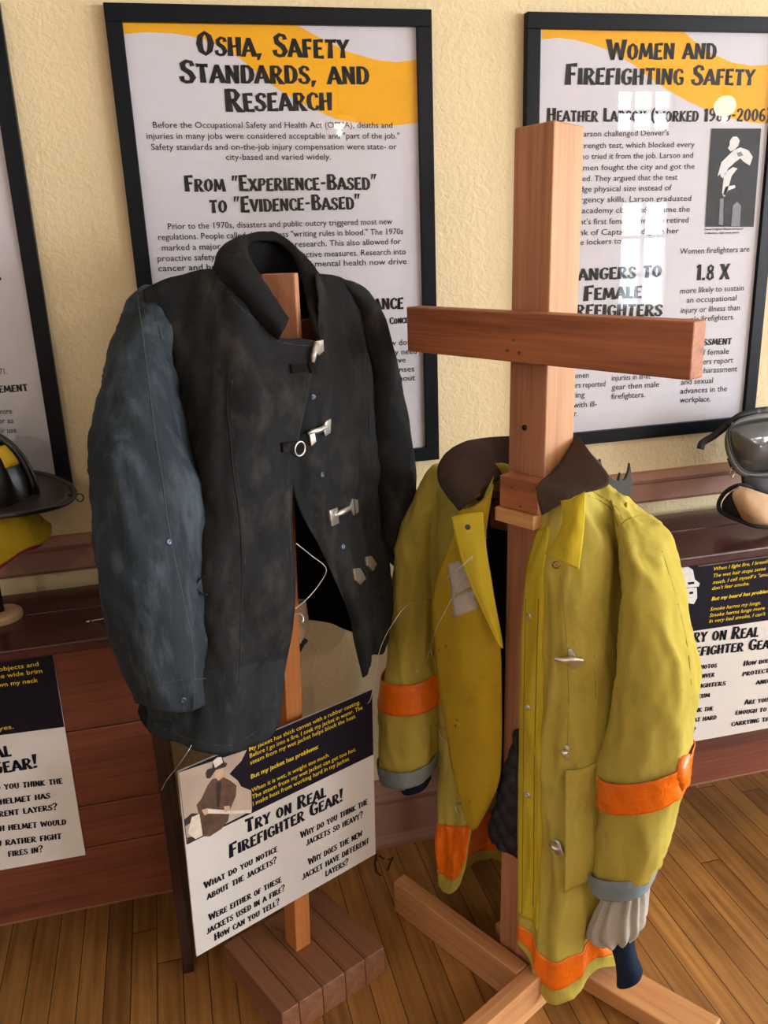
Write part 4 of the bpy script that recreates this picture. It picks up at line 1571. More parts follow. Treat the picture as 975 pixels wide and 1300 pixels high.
# metal clasps
hook(jk, J, [(389, 462), (396, 458), (400, 470), (393, 474)], None, M_jk_collar, 'leather_tab')
hook(jk, J, [(397, 434), (407, 432), (408, 446), (402, 452), (396, 446)], [(403, 436, .004), (399, 448, .010), (397, 460, .006)], M_steel, w=.0055)
hook(jk, J, [(366, 463), (384, 461), (386, 472), (368, 474)], None, M_jk_collar, 'leather_tab')
hook(jk, J, [(411, 534), (417, 531), (416, 549), (410, 553), (407, 543)], [(413, 542, .004), (405, 546, .010), (397, 548, .008), (391, 551, .004)], M_steel, w=.0050)
hook(jk, J, [(390, 548), (396, 545), (399, 560), (393, 566)], None, M_steel)
hook(jk, J, [(355, 562), (373, 560), (375, 573), (356, 574)], None, M_jk_collar, 'leather_tab')
dring(jk, J, 377, 569, .0125, M_steel)
hook(jk, J, [(444, 633), (451, 634), (452, 650), (446, 654), (441, 644)], [(446, 643, .004), (438, 648, .011), (430, 652, .010), (424, 656, .004)], M_steel, w=.0055)
hook(jk, J, [(415, 648), (425, 644), (427, 664), (418, 668)], None, M_steel)
hook(jk, J, [(446, 722), (454, 721), (461, 734), (454, 742), (448, 736)], None, M_steel)
hook(jk, J, [(462, 707), (468, 706), (475, 716), (470, 725), (463, 718)], None, M_steel)
hook(jk, J, [(360, 674), (378, 672), (379, 690), (361, 692)], None, M_jk_collar, 'leather_tab')
for u, v in [(396.5, 504), (408.5, 603), (435, 694), (214, 688)]:
    snap('snap', lsl if u < 230 else jfr, J, u, v, .0062, M_snap)
snap('snap', lsl, J, 232, 889, .006, M_snap)
dring(jk, J, 378, 786, .010, M_steel, flat=J.G(378, 786, .12), arc=(-.8, 2.2), name='ring')
# pocket with a scorched flap at the bottom
pk = [[J.G(u, v, n) for u, v, n in r] for r in [[(186, 894, .050), (215, 890, .105), (247, 880, .150)], [(188, 902, .052), (217, 902, .110), (247, 892, .154)], [(190, 909, .052), (219, 914, .112), (246, 902, .154)]]]
MB().grid(wrinkle(surface(pk, 6, 5), .003, seed=2)).build('pocket_flap', M_jk_sleeve, jk, smooth=True, solid=.004)
# wire pull loops of the pocket
dring(jk, J, 263, 742, .016, M_darkseam, arc=(1.6, 4.7), name='pull_loop', flat=J.G(263, 742, .13))

# ------------------------------------------------------------------ yellow coat
M_yc = cloth('yellow_canvas', rgb(188, 168, 70), rgb(204, 187, 92), rgb(166, 150, 74), .85, 800, .60, (1, 1, .5))
M_yc_bright = cloth('bright_yellow_facing', rgb(206, 180, 44), rgb(214, 190, 56), rgb(190, 164, 48), .8, 800, .64, (1, 1, .5))
M_yc_inner = cloth('gold_inner_facing', rgb(178, 146, 30), rgb(190, 158, 40), rgb(160, 128, 30), .85, 800, .64)
M_orange = plain('orange_reflective_tape', rgb(250, 116, 10), .28, spec=.6, var=.10, scale=40)
_t = M_orange.node_tree
bump(_t, _t.nodes['Principled BSDF'], tex_noise(_t, 55, 3, .6, dist=1.0), .6, .004)
M_brown = cloth('brown_corduroy', rgb(66, 52, 46), rgb(80, 64, 56), rgb(96, 80, 70), .95, 420, .66)
M_denim = cloth('pale_denim', rgb(128, 142, 150), rgb(150, 162, 166), rgb(176, 184, 184), .9, 600, .6)
M_knit = cloth('navy_knit', rgb(22, 34, 54), rgb(32, 46, 68), rgb(40, 56, 80), .95, 300, .64)
M_white = cloth('grey_white_lining', rgb(178, 172, 164), rgb(200, 194, 186), rgb(150, 142, 134), .9, 500, .62)
M_quilt = cloth('navy_quilted_lining', rgb(18, 20, 34), rgb(28, 30, 46), rgb(40, 42, 60), .55, 300, .66, spec=.5)
M_tan = plain('tan_thread', rgb(170, 146, 96), .9)
M_olive = plain('olive_thread', rgb(126, 112, 34), .9)
_ang = math.radians(-52)
K = Garment((.690, -.440, 0), (math.cos(_ang), math.sin(_ang), 0), (math.sin(_ang), -math.cos(_ang), 0))
yk = thing('firefighter_coat', 'long yellow firefighter coat with orange bands hanging open on the cross stand', 'coat', K.P(0, 0, 1.15))
kr = [  # right front panel, free edge -> side
    [(688, 652, .085), (696, 646, .085), (706, 636, .082), (720, 622, .07), (736, 606, .03), (758, 606, .0), (780, 620, -.01), (800, 640, -.02)],
    [(672, 716, .105), (684, 716, .115), (700, 714, .12), (720, 710, .115), (742, 706, .10), (764, 704, .07), (784, 704, .03), (800, 706, -.02)],
    [(663, 790, .115), (678, 791, .125), (696, 791, .13), (718, 791, .13), (740, 791, .12), (762, 791, .09), (784, 791, .04), (800, 791, -.02)],
    [(661, 870, .12), (677, 871, .13), (696, 871, .135), (717, 871, .135), (739, 871, .125), (761, 870, .10), (782, 870, .05), (798, 870, -.02)],
    [(660, 950, .12), (676, 951, .13), (695, 952, .14), (716, 952, .14), (738, 952, .13), (759, 950, .10), (779, 950, .05), (796, 950, -.02)],
    [(659, 1030, .13), (675, 1032, .137), (694, 1034, .145), (714, 1035, .145), (736, 1034, .13), (757, 1032, .10), (777, 1031, .05), (795, 1031, -.02)],
    [(658, 1110, .142), (674, 1114, .148), (691, 1120, .15), (710, 1122, .15), (732, 1118, .13), (754, 1112, .10), (774, 1108, .06), (793, 1106, -.01)],
    [(658, 1172, .158), (674, 1188, .162), (687, 1213, .165), (704, 1222, .165), (723, 1214, .145), (742, 1197, .105), (764, 1187, .07), (792, 1180, .0)],
    [(658, 1190, .160), (674, 1212, .164), (686, 1246, .168), (703, 1257, .168), (723, 1249, .148), (742, 1224, .105), (764, 1212, .07), (792, 1205, .0)],
    [(657, 1197, .161), (673, 1222, .165), (685, 1262, .17), (703, 1277, .17), (723, 1269, .15), (742, 1241, .105), (764, 1229, .07), (792, 1220, .0)],
]
kl = [  # left front panel, side -> free edge
    [(548, 598, -.02), (560, 590, .0), (576, 594, .04), (596, 628, .07), (612, 634, .075), (627, 604, .04)],
    [(536, 660, -.02), (556, 660, .03), (575, 665, .06), (592, 672, .085), (604, 676, .095), (614, 680, .10)],
    [(540, 730, -.02), (556, 730, .04), (574, 732, .07), (594, 735, .09), (610, 738, .10), (624, 740, .10)],
    [(546, 810, -.02), (562, 812, .04), (580, 814, .07), (602, 816, .09), (620, 818, .10), (634, 820, .10)],
    [(550, 890, .0), (564, 892, .05), (582, 894, .08), (604, 896, .09), (622, 898, .10), (636, 900, .10)],
    [(555, 960, .02), (566, 962, .06), (580, 962, .09), (600, 962, .10), (618, 962, .10), (632, 962, .10)],
    [(556, 1000, .04), (566, 1002, .07), (576, 1003, .09), (588, 1003, .11), (600, 1002, .11), (612, 1000, .11)],
    [(561, 1052, .07), (567, 1056, .09), (574, 1058, .10), (582, 1059, .115), (590, 1058, .12), (598, 1054, .12)],
    [(556, 1104, .10), (562, 1112, .11), (569, 1116, .12), (576, 1117, .125), (583, 1110, .13), (592, 1092, .13)],
    [(555, 1118, .10), (560, 1130, .11), (567, 1134, .12), (575, 1133, .125), (583, 1124, .13), (591, 1102, .13)],
]
rows = []
for k in range(10):
    Rr, Lr = Gs(K, kr[k]), Gs(K, kl[k])
    a, b = Rr[-1], Lr[0]
    sa, na = K.sn(a)
    sb, nb = K.sn(b)
    dep_ = [-.02, -.07, -.09, -.10, -.10, -.10, -.10, -.09, -.09, -.09][k]
    back = []
    for f_ in (.12, .32, .5, .68, .88):
        z_ = a.z + (b.z - a.z) * f_ + (.035 if k == 0 and .2 < f_ < .8 else 0)
        w4 = (abs(f_ - .5) * 2) ** 4
        dn = (na + (nb - na) * f_) * w4 + dep_ * (1 - w4)
        back.append(K.P(sa + (sb - sa) * f_, dn, z_))
    rows.append(Rr + back + Lr)
g0 = surface(rows, 6, 12)
g = wrinkle(g0, .016, (13, 13, 2.0), 11.3, fine=.25)
nr_ = 7 * 6
nk = nr_ + 36
rp = [r[:nr_ + 1] for r in g]
bp = [r[nr_:nk + 1] for r in g]
lp = [r[nk:] for r in g]
yrp = MB().grid(rp).build('front_panel', M_yc, yk, smooth=True, solid=.003)
ybp = MB().grid(bp).build('back_panel', M_yc, yk, smooth=True, solid=.003)
ylp = MB().grid(lp).build('front_panel', M_yc, yk, smooth=True, solid=.003)
K.reg(rp)
K.reg(lp)
K.reg(bp)


def band(gr, i0, i1, j0, j1, d, toward=True, closed=False):
    sub = [r[j0:j1] for r in gr[i0:i1]]
    f_ = facing(sub) if toward else -1
    return offset(sub, d * f_)


i0, i1 = 7 * 12, 8 * 12 + 1
MB().grid(band(rp, i0, i1, 0, nr_ + 1, .003)).build('reflective_band', M_orange, yrp, smooth=True, solid=.0012)
MB().grid(band(lp, i0 - 2, i1, 0, len(lp[0]), .003)).build('reflective_band', M_orange, ylp, smooth=True, solid=.0012)
MB().grid(band(bp, i0 - 2, i1, 0, len(bp[0]), .003)).build('reflective_band', M_orange, ybp, smooth=True, solid=.0012)
# bright placket strip along the right free edge
pl_ = band(rp, 4, 7 * 12 - 2, 0, 11, .003)
MB().grid(pl_).build('placket', M_yc_bright, yk, smooth=True, solid=.0015)
K.reg(pl_)
# black lining inside the back
ln = [r[2:-2] for r in offset(bp, .012 * facing(bp))][6:76]
MB().grid(ln).build('lining', M_quilt, yk, smooth=True, solid=.004)
K.reg(ln)
# inner facing turned out along the left free edge
kf = [
    [(584, 648, .125), (602, 642, .115), (618, 630, .10), (626, 615, .085)],
    [(572, 688, .135), (590, 690, .13), (606, 690, .12), (617, 685, .11)],
    [(556, 728, .135), (582, 732, .14), (608, 736, .13), (625, 740, .115)],
    [(548, 766, .135), (576, 772, .145), (606, 778, .14), (630, 784, .115)],
    [(551, 815, .135), (580, 822, .145), (610, 828, .14), (636, 832, .115)],
    [(557, 872, .135), (584, 876, .145), (612, 880, .14), (637, 884, .115)],
    [(566, 926, .135), (590, 932, .145), (614, 936, .14), (637, 940, .115)],
    [(575, 976, .135), (594, 982, .14), (614, 986, .135), (634, 990, .115)],
    [(586, 1020, .135), (598, 1024, .14), (610, 1025, .135), (620, 1024, .12)],
    [(596, 1050, .135), (599, 1053, .135), (602, 1053, .135), (606, 1050, .13)],
]
g = wrinkle(surface([Gs(K, r) for r in kf], 7, 6), .006, (10, 10, 3), 21, fine=.3)
MB().grid(g).build('inner_facing', M_yc_inner, yk, smooth=True, solid=.003)
K.reg(g)
kp = [
    [(573, 656, .150), (592, 652, .14), (613, 650, .125)], [(580, 690, .152), (600, 692, .145), (617, 692, .13)], [(592, 730, .154), (608, 734, .15), (624, 738, .135)],
    [(610, 770, .154), (620, 772, .15), (630, 774, .135)], [(626, 804, .150), (631, 806, .147), (636, 807, .135)], [(635, 822, .145), (636.5, 823, .143), (638, 823, .135)]]
g = wrinkle(surface([Gs(K, r) for r in kp], 7, 6), .003, (10, 10, 3), 25, fine=.3)
MB().grid(g).build('storm_flap', M_yc_bright, yk, smooth=True, solid=.003)
K.reg(g)
# sleeves
lrows = [(548, 592, 580, 600, -.01, .02), (532, 630, 566, 640, -.01, .045), (515, 668, 556, 690, .0, .058), (506, 725, 550, 745, .01, .062), (500, 790, 550, 800, .02, .062),
         (494, 845, 554, 852, .03, .060), (489, 886, 556, 892, .04, .060), (486, 930, 553, 936, .05, .058), (488, 962, 550, 968, .055, .056)]
g = surface(K.sleeve_rows(lrows, cap=True), 4, 9, closed=True)
gL = wrinkle(g, .011, (12, 12, 4), 31, closed=True, fine=.4, skew=.5)
yls = MB().grid(gL, True).build('sleeve', M_yc, yk, smooth=True, solid=.003)
K.reg(gL, True)
rrows = [(768, 618, 806, 645, -.035, .016), (780, 640, 820, 662, -.015, .042), (788, 690, 839, 690, .015, .065), (792, 745, 857, 740, .03, .072), (790, 800, 871, 800, .045, .074),
         (786, 860, 884, 862, .06, .074), (776, 925, 882, 922, .07, .072), (765, 966, 877, 957, .075, .070), (763, 1004, 871, 998, .08, .068),
         (758, 1050, 855, 1048, .085, .062), (752, 1096, 832, 1103, .09, .054)]
g = surface(K.sleeve_rows(rrows, cap=True), 4, 9, closed=True)
gR = wrinkle(g, .013, (11, 11, 3.4), 37, closed=True, fine=.4, skew=.5)
yrs = MB().grid(gR, True).build('sleeve', M_yc, yk, smooth=True, solid=.003)
K.reg(gR, True)


def ring_band(rws, i_lo, i_hi, grow, name, mat, amp=.003, solid=.0015, kv=6):
    par = yls if rws[0][0] < 640 else yrs
    rr = []
    for (uL, vL, uR, vR, n, th) in rws:
        cu, cv = (uL + uR) / 2, (vL + vR) / 2
        s_ = grow
        rr.append((cu + (uL - cu) * s_, cv + (vL - cv) * s_, cu + (uR - cu) * s_, cv + (vR - cv) * s_, n, th * s_ + .003))
    g_ = wrinkle(surface(K.sleeve_rows(rr), 4, kv, closed=True), amp, (40, 40, 12), 3.3, closed=True, fine=.4)
    MB().grid(g_, True).build(name, mat, par, smooth=True, solid=solid)
    K.reg(g_, True)
    return g_


ring_band([(765, 966, 877, 957, .075, .074), (764, 984, 874, 977, .077, .074), (763, 1004, 872, 998, .08, .072)], 0, 0, 1.03, 'reflective_band', M_orange)
ring_band([(493, 846, 555, 853, .03, .062), (491, 864, 556, 872, .035, .062), (489, 884, 557, 892, .04, .062)], 0, 0, 1.03, 'reflective_band', M_orange)
MB().grid([[K.G(u, v, n) for u, v, n in r] for r in [[(862, 962, .12), (876, 957, .10)], [(860, 984, .125), (874, 990, .105)], [(858, 990, .125), (866, 1005, .11)]]]).build('tape_end', M_orange, yrs, smooth=True, solid=.002)
ring_band([(752, 1088, 833, 1094, .09, .056), (752, 1099, 832, 1105, .09, .057), (757, 1114, 826, 1120, .09, .054)], 0, 0, 1.06, 'cuff', M_denim, .002)
ring_band([(487, 955, 551, 961, .055, .058), (488, 964, 550, 970, .055, .058), (491, 976, 548, 981, .055, .056)], 0, 0, 1.06, 'cuff', M_denim, .002)
gw = surface(K.sleeve_rows([(762, 1110, 824, 1116, .09, .040), (770, 1130, 820, 1134, .09, .034), (757, 1156, 818, 1158, .09, .040), (749, 1178, 816, 1172, .09, .042), (768, 1192, 802, 1187, .09, .026)], 20), 5, 7, closed=True)
nw = normals(gw, True)
gw = [[p + n * (.0045 * math.sin(j * .75 + 1.2 * math.sin(i * .22) + noise.noise(p * 20) * 2) * min(1, .25 + i / 10)) for j, (p, n) in enumerate(zip(r, nr))] for i, (r, nr) in enumerate(zip(gw, nw))]
MB().grid(gw, True).build('sleeve_lining', M_white, yrs, smooth=True, solid=.0015)
K.reg(gw, True)
ring_band([(495, 975, 538, 979, .055, .042), (498, 983, 535, 987, .055, .040), (503, 988, 530, 990, .055, .034)], 0, 0, 1.0, 'sleeve_lining', M_white, .004)
ring_band([(774, 1182, 806, 1178, .09, .024), (778, 1200, 804, 1200, .09, .018), (783, 1222, 808, 1220, .09, .018), (784, 1245, 815, 1238, .09, .022)], 0, 0, 1.0, 'knit_wristlet', M_knit, .001)
ring_band([(508, 979, 545, 976, .055, .032), (507, 988, 544, 986, .055, .032), (513, 998, 545, 993, .055, .03)], 0, 0, 1.0, 'knit_wristlet', M_knit, .001)
# quilted liner hanging out in front of the post
ql = [[(657, 928, .10), (658, 926, .105), (659, 925, .11)], [(643, 975, .10), (652, 976, .112), (660, 978, .112)], [(631, 1020, .10), (646, 1024, .115), (660, 1026, .112)],
      [(621, 1052, .10), (640, 1060, .115), (660, 1062, .112)], [(627, 1070, .10), (642, 1080, .115), (660, 1088, .112)]]
g = surface([Gs(K, r) for r in ql], 14, 10)
N_ = normals(g)
f_ = facing(g)
g = [[p + n * f_ * (.006 * abs(math.sin((p.z * 60) + (K.sn(p)[0]) * 70)) * abs(math.sin((p.z * 60) - (K.sn(p)[0]) * 70)) ** .5) for p, n in zip(r, nr)] for r, nr in zip(g, N_)]
MB().grid(g).build('quilted_liner', M_quilt, yk, smooth=True, solid=.006)
K.reg(g)
# collar, two wings joined behind the post
cw = [  # outer edge -> neck side, left tip -> back -> right tip
    [(583, 648, .120), (558, 612, .085), (561, 584, .04), (588, 562, -.03), (640, 554, -.085), (690, 552, -.09), (728, 552, -.05), (752, 578, .02), (774, 612, .06), (730, 630, .105), (688, 654, .125)],
    [(591, 641, .126), (576, 613, .095), (584, 588, .05), (606, 568, -.02), (641, 566, -.080), (690, 562, -.083), (724, 560, -.035), (738, 584, .03), (744, 612, .075), (716, 625, .112), (684, 640, .128)],
    [(601, 634, .122), (597, 616, .092), (606, 600, .05), (622, 582, -.015), (642, 580, -.072), (690, 574, -.072), (718, 572, -.02), (714, 592, .035), (704, 608, .08), (692, 618, .112), (682, 628, .125)],
    [(609, 627, .112), (612, 620, .085), (622, 614, .045), (635, 608, -.01), (644, 606, -.066), (690, 586, -.062), (712, 584, -.02), (704, 598, .03), (694, 606, .07), (686, 612, .10), (681, 618, .118)],
]
g = wrinkle(surface([Gs(K, r) for r in cw], 7, 6), .003, (16, 16, 10), 2.2, fine=.4)
MB().grid(g).build('collar', M_brown, yk, smooth=True, solid=.005)
K.reg(g)
# throat strap with its snap
ts = [[(712, 636, .145), (728, 632, .150), (743, 624, .140)], [(715, 660, .170), (729, 660, .178), (742, 658, .165)], [(705, 686, .178), (722, 690, .188), (739, 692, .175)],
      [(692, 703, .180), (714, 714, .192), (735, 723, .18)]]
g = wrinkle(surface([Gs(K, r) for r in ts], 8, 8), .005, (20, 20, 12), 6.2, fine=.3)
MB().grid(g).build('throat_strap', M_yc_bright, yk, smooth=True, solid=.003)
K.reg(g)
# pocket on the right panel
pk = [[(718, 978, .150), (738, 976, .136), (764, 966, .095)], [(717, 1030, .156), (738, 1036, .140), (766, 1030, .092)], [(717, 1080, .160), (738, 1086, .144), (768, 1072, .096)], [(716, 1134, .162), (738, 1122, .142), (766, 1104, .10)]]
g = wrinkle(surface([Gs(K, r) for r in pk], 8, 8), .005, (14, 14, 6), 9.2, fine=.3)
MB().grid(g).build('pocket', M_yc, yk, smooth=True, solid=.004)
K.reg(g)
K.bvh()
# care labels inside the facing
for pts in ([(569, 716), (584, 711), (600, 744), (574, 758)], [(573, 760), (601, 746), (608, 772), (576, 784)]):
    c = [K.cast(*p, .0012) for p in pts]
    if all(q[0] is not None for q in c):
        gg = []
        for i in range(7):
            row = []
            for j in range(7):
                s_, t_ = i / 6, j / 6
                u = (pts[0][0] * (1 - t_) + pts[1][0] * t_) * (1 - s_) + (pts[3][0] * (1 - t_) + pts[2][0] * t_) * s_
                v = (pts[0][1] * (1 - t_) + pts[1][1] * t_) * (1 - s_) + (pts[3][1] * (1 - t_) + pts[2][1] * t_) * s_
                p, n = K.cast(u, v, .0015)
                row.append(p if p is not None else c[0][0])
            gg.append(row)
        MB().grid(gg).build('care_label', M_white, yk, smooth=True, solid=.0008)
K.bvh()
sm = MB()
K.seam(sm, [(560, 618), (575, 632), (583, 643), (600, 632), (610, 618)], .0009, mi=0)
K.seam(sm, [(575, 612), (600, 585), (630, 570), (640, 566)], .0008, mi=0)
K.seam(sm, [(590, 634), (597, 606), (618, 588), (638, 580)], .0008, mi=0)
K.seam(sm, [(686, 648), (715, 632), (745, 619), (770, 611)], .0009, mi=0)
K.seam(sm, [(688, 612), (715, 603), (740, 598)], .0008, mi=0)
K.seam(sm, [(726, 584), (740, 600), (752, 618)], .0008, mi=0)
K.seam(sm, [(692, 600), (696, 620), (699, 636)], .0008, mi=0)
K.seam(sm, [(745, 628), (768, 640), (780, 652), (785, 668)], .0011, mi=1)
K.seam(sm, [(752, 624), (772, 636), (785, 648), (790, 660)], .0011, mi=1)
K.seam(sm, [(712, 730), (718, 800), (722, 880), (720, 960)], .0010, mi=1)
K.seam(sm, [(742, 730), (752, 800), (757, 900)], .0008, mi=1)
K.seam(sm, [(684, 760), (681, 860), (679, 960), (678, 1060), (677, 1150)], .0010, mi=1)
K.seam(sm, [(668, 760), (666, 860), (665, 960), (664, 1060), (663, 1160)], .0008, mi=1)
K.seam(sm, [(840, 700), (858, 760), (872, 820), (877, 870)], .0011, mi=1)
K.seam(sm, [(787, 668), (796, 660), (812, 655)], .0012, mi=1)
K.seam(sm, [(719, 984), (718, 1050), (718, 1126)], .0010, mi=1)
K.seam(sm, [(552, 770), (556, 820), (561, 870), (570, 925)], .0010, mi=1)
K.seam(sm, [(570, 950), (577, 990), (588, 1030), (596, 1050)], .0010, mi=1)
K.seam(sm, [(588, 700), (600, 735), (614, 770), (630, 806)], .0009, mi=1)
sm.build('stitching', [M_tan, M_olive], yk, smooth=True)
for u, v in [(677.5, 678), (672, 783), (670, 898), (670, 1009)]:
    snap('snap', yrp, K, u, v, .0068, M_steel)
snap('snap', yk, K, 706.5, 717, .0075, M_brass)
snap('snap', yk, K, 594, 669, .0055, M_snap)
for u, v in [(558, 825), (567, 820), (579, 921), (581, 914), (597, 1017)]:
    snap('rivet', yk, K, u, v, .0030, M_brass)
dring(yk, K, 549, 826, .0135, M_steel, arc=(.9, 5.0))
dring(yk, K, 566, 931, .0125, M_steel, arc=(.9, 5.0))
dring(yk, K, 586, 1026, .0125, M_steel, arc=(1.3, 4.9))
# fish shaped clasps of the right panel
hook(yk, K, [(721, 822), (726, 822), (731, 832), (742, 837), (739, 842), (732, 842), (729, 848), (724, 846), (722, 838)], [(740, 838, .003), (728, 837, .007), (716, 838, .008), (704, 836, .004)], M_steel, w=.0055)
hook(yk, K, [(718, 944), (723, 946), (724, 964), (718, 962)], [(721, 954, .004), (716, 956, .010), (712, 952, .006)], M_steel, w=.005)
hook(yk, K, [(706, 1064), (711, 1066), (717, 1084), (708, 1083), (699, 1072)], [(709, 1078, .004), (703, 1076, .010), (698, 1070, .004)], M_steel, w=.005)

_cb = [o for o in yst.children if o.name.startswith('crossbar')][0]
for o in [o for o in yst.children if o.name.startswith('screw')][:5]:
    rehang(o, _cb)
# ------------------------------------------------------------------ black helmet on its stand, left bench
M_shell = plain('black_helmet_shell', rgb(20, 19, 19), .28, spec=.6, var=.25, scale=20)
M_brimtop = plain('worn_black_brim', rgb(46, 38, 34), .35, spec=.6, var=.3, scale=9)
M_yellowpatch = plain('yellow_tape', rgb(214, 178, 20), .5, var=.06)
M_flap = cloth('yellow_ear_flap', rgb(176, 150, 24), rgb(196, 168, 40), rgb(110, 92, 24), .9, 600, .58)
M_pink = plain('rose_lining', rgb(140, 40, 56), .8, var=.1)
M_strap_dark = plain('dark_column', rgb(24, 20, 18), .6)
M_disc = plain('beige_stand', rgb(186, 152, 118), .6, var=.08)
BZ = .861
hc = ony(-18, 640, -.165)
hs = thing('helmet_stand', 'beige round stand holding up the black helmet', 'helmet stand', V((hc.x, hc.y, BZ)))
MB().lathe([(.044, 0), (.044, .012), (.039, .016), (.02, .017)], (hc.x - .012, hc.y, BZ), seg=36).build('base', M_disc, hs, smooth=True, bevel=.001)
MB().lathe([(.010, .015), (.010, hc.z - BZ - .01), (.014, hc.z - BZ + .01), (.03, hc.z - BZ + .03)], (hc.x - .012, hc.y, BZ), seg=20).build('column', M_strap_dark, hs, smooth=True)
ht = thing('fire_helmet', 'black fire helmet with a long rear brim and a yellow patch on its ridged crown', 'helmet', hc)


def brim_pt(an, k, dz=0.0):
    c, s_ = math.cos(an), math.sin(an)
    rx = .168 if c > 0 else .13
    ry = .128
    drop = -.020 * k * max(0, c) ** 2
    return hc + V((c * (.085 + (rx - .085) * k), s_ * (.075 + (ry - .075) * k), .012 + drop + .008 * k * k + dz + .10 * s_ * (.075 + (ry - .075) * k)))


g = [[brim_pt(2 * math.pi * j / 48, k) for j in range(48)] for k in (0, .25, .5, .75, 1.0)]
hbr = MB().grid(g, True).build('brim', M_brimtop, ht, smooth=True, solid=.005)
MB().tube([brim_pt(2 * math.pi * j / 48, 1.0, .001) for j in range(48)], .0055, 8, closed=True).build('brim_edge', M_shell, hbr, smooth=True)
rows = []
for i in range(11):
    ph_ = math.pi / 2 * i / 10
    ring = []
    for j in range(64):
        an = 2 * math.pi * j / 64
        rib = 1 + .045 * abs(math.cos(an * 4)) ** 6 * math.cos(ph_) ** .3 * (1 if i > 1 else 0)
        r_ = math.cos(ph_) ** .8
        ring.append(hc + V((.088 * math.cos(an) * r_ * rib, .077 * math.sin(an) * r_ * rib, -.006 + .143 * math.sin(ph_))))
    rows.append(ring)
hcr = MB().grid(rows, True).build('crown', M_shell, ht, smooth=True)
ridge = [hc + V((.094 * math.cos(a), 0, .012 + .134 * math.sin(a))) for a in [math.pi * k / 24 for k in range(25)]]
MB().tube(ridge, [.009] * 25, 10).build('comb', M_shell, hcr, smooth=True)
# yellow patch on the crown beside the comb
pg = []
for i in range(5):
    row = []
    for j in range(5):
        an = -.30 - .5 * j / 4
        ph_ = .55 + .42 * i / 4
        r_ = math.cos(ph_) ** .8 * 1.05
        row.append(hc + V((.088 * math.cos(an) * r_, .077 * math.sin(an) * r_, .012 + .125 * math.sin(ph_) + .003)))
    pg.append(row)
MB().grid(pg).build('reflective_patch', M_yellowpatch, hcr, smooth=True, solid=.001)
# brim hanger ring
hp = brim_pt(.0, 1.0) + V((.002, -.004, .002))
MB().tube([hp + V((.007 + .007 * math.cos(a), -.004, -.006 + .008 * math.sin(a))) for a in [2 * math.pi * k / 14 for k in range(14)]], .0014, 6, closed=True).build('hanger_ring', M_steel_dark, hbr, smooth=True)
MB().box(hp + V((-.008, 0, .002)), (.016, .008, .003)).build('ring_plate', M_steel_dark, hbr, bevel=.001)


def flap_pt(an, k, grow=0.0):
    c, s_ = math.cos(an), math.sin(an)
    r0, r1 = .068, .112 + grow
    r = r0 + (r1 - r0) * k
    z = -.010 - .088 * k + .030 * k * max(0, c) ** 2 + .008 * math.sin(an * 5) * k
    return hc + V((c * r, s_ * r * .8, z))


ang = [-.5 * math.pi * 1.6 + math.pi * 1.6 * j / 40 for j in range(41)]
g = wrinkle([[flap_pt(a, k / 8) for a in ang] for k in range(9)], .004, (20, 20, 14), 4.4, fine=.3)
MB().grid(g).build('ear_flap', M_flap, ht, smooth=True, solid=.003)
g = [[flap_pt(a, k / 4, -.014) + V((.0, .0, -.011 * (k / 4))) for a in ang] for k in range(5)]
MB().grid(g).build('flap_lining', M_pink, ht, smooth=True, solid=.002)

# ------------------------------------------------------------------ breathing mask and hood, right bench
M_rubber = plain('grey_rubber', rgb(96, 92, 88), .55, var=.12, scale=20)
M_lens = plain('smoked_lens', rgb(66, 66, 66), .12, spec=.7, var=.35, scale=14)
M_strap = plain('black_strap', rgb(20, 20, 24), .6, var=.2)
M_hood = cloth('tan_hood_cloth', rgb(196, 160, 128), rgb(206, 172, 140), rgb(180, 144, 112), .9, 700, .66)
M_hoodtrim = plain('navy_binding', rgb(24, 26, 38), .8, var=.1)
my = -.17
mk = thing('breathing_mask', 'grey rubber breathing mask with smoked lens and black straps propped over a tan hood', 'mask', ony(960, 650, my))


def mp(u, v, d=0.0):
    return ony(u, v, my - d)


lens_o = [(926, 545), (932, 540), (944, 536), (960, 533), (978, 531), (1000, 534), (1012, 552), (1008, 575), (998, 592), (980, 599), (962, 601), (950, 600), (940, 594), (931, 580), (926, 562)]
frame_o = [(930, 538), (940, 531), (958, 526), (980, 524), (1006, 527), (1022, 550), (1018, 580), (1004, 600), (982, 607), (962, 608), (946, 606), (935, 600), (926, 586), (920, 566), (922, 548)]


def bulge(pts, cu, cv, k, d0, d1):
    return [mp(cu + (u - cu) * k, cv + (v - cv) * k, d0 + (d1 - d0) * (1 - k)) for u, v in pts]


fo_ = [V((u, v, 0)) for u, v in frame_o]
lo_ = [V((u, v, 0)) for u, v in lens_o]
fo_ = [(q.x, q.y) for q in spline(fo_, 4, True)]
lo_ = [(q.x, q.y) for q in spline(lo_, 4, True)]
cu, cv = 966, 567
rows = [[mp(cu + (u - cu) * 1.0, cv + (v - cv) * 1.0, -.055) for u, v in fo_], [mp(u, v, -.02) for u, v in fo_], [mp(u, v, .012) for u, v in fo_], [mp(cu + (u - cu) * .97, cv + (v - cv) * .97, .020) for u, v in fo_],
        [mp(u, v, .022) for u, v in lo_], [mp(cu + (u - cu) * .98, cv + (v - cv) * .98, .014) for u, v in lo_]]
MB().grid(rows, True).build('face_seal', M_rubber, mk, smooth=True)
rows = [[mp(cu + (u - cu) * k, cv + (v - cv) * k, .013 + .030 * (1 - k * k)) for u, v in lo_] for k in (.99, .9, .8, .68, .55, .4, .25, .12, .03)]
mln = MB().grid(rows, True).build('lens', M_lens, mk, smooth=True)
MB().tube([mp(u, v, .021) for u, v in lo_], .0022, 6, closed=True).build('lens_gasket', M_strap, mln, smooth=True)


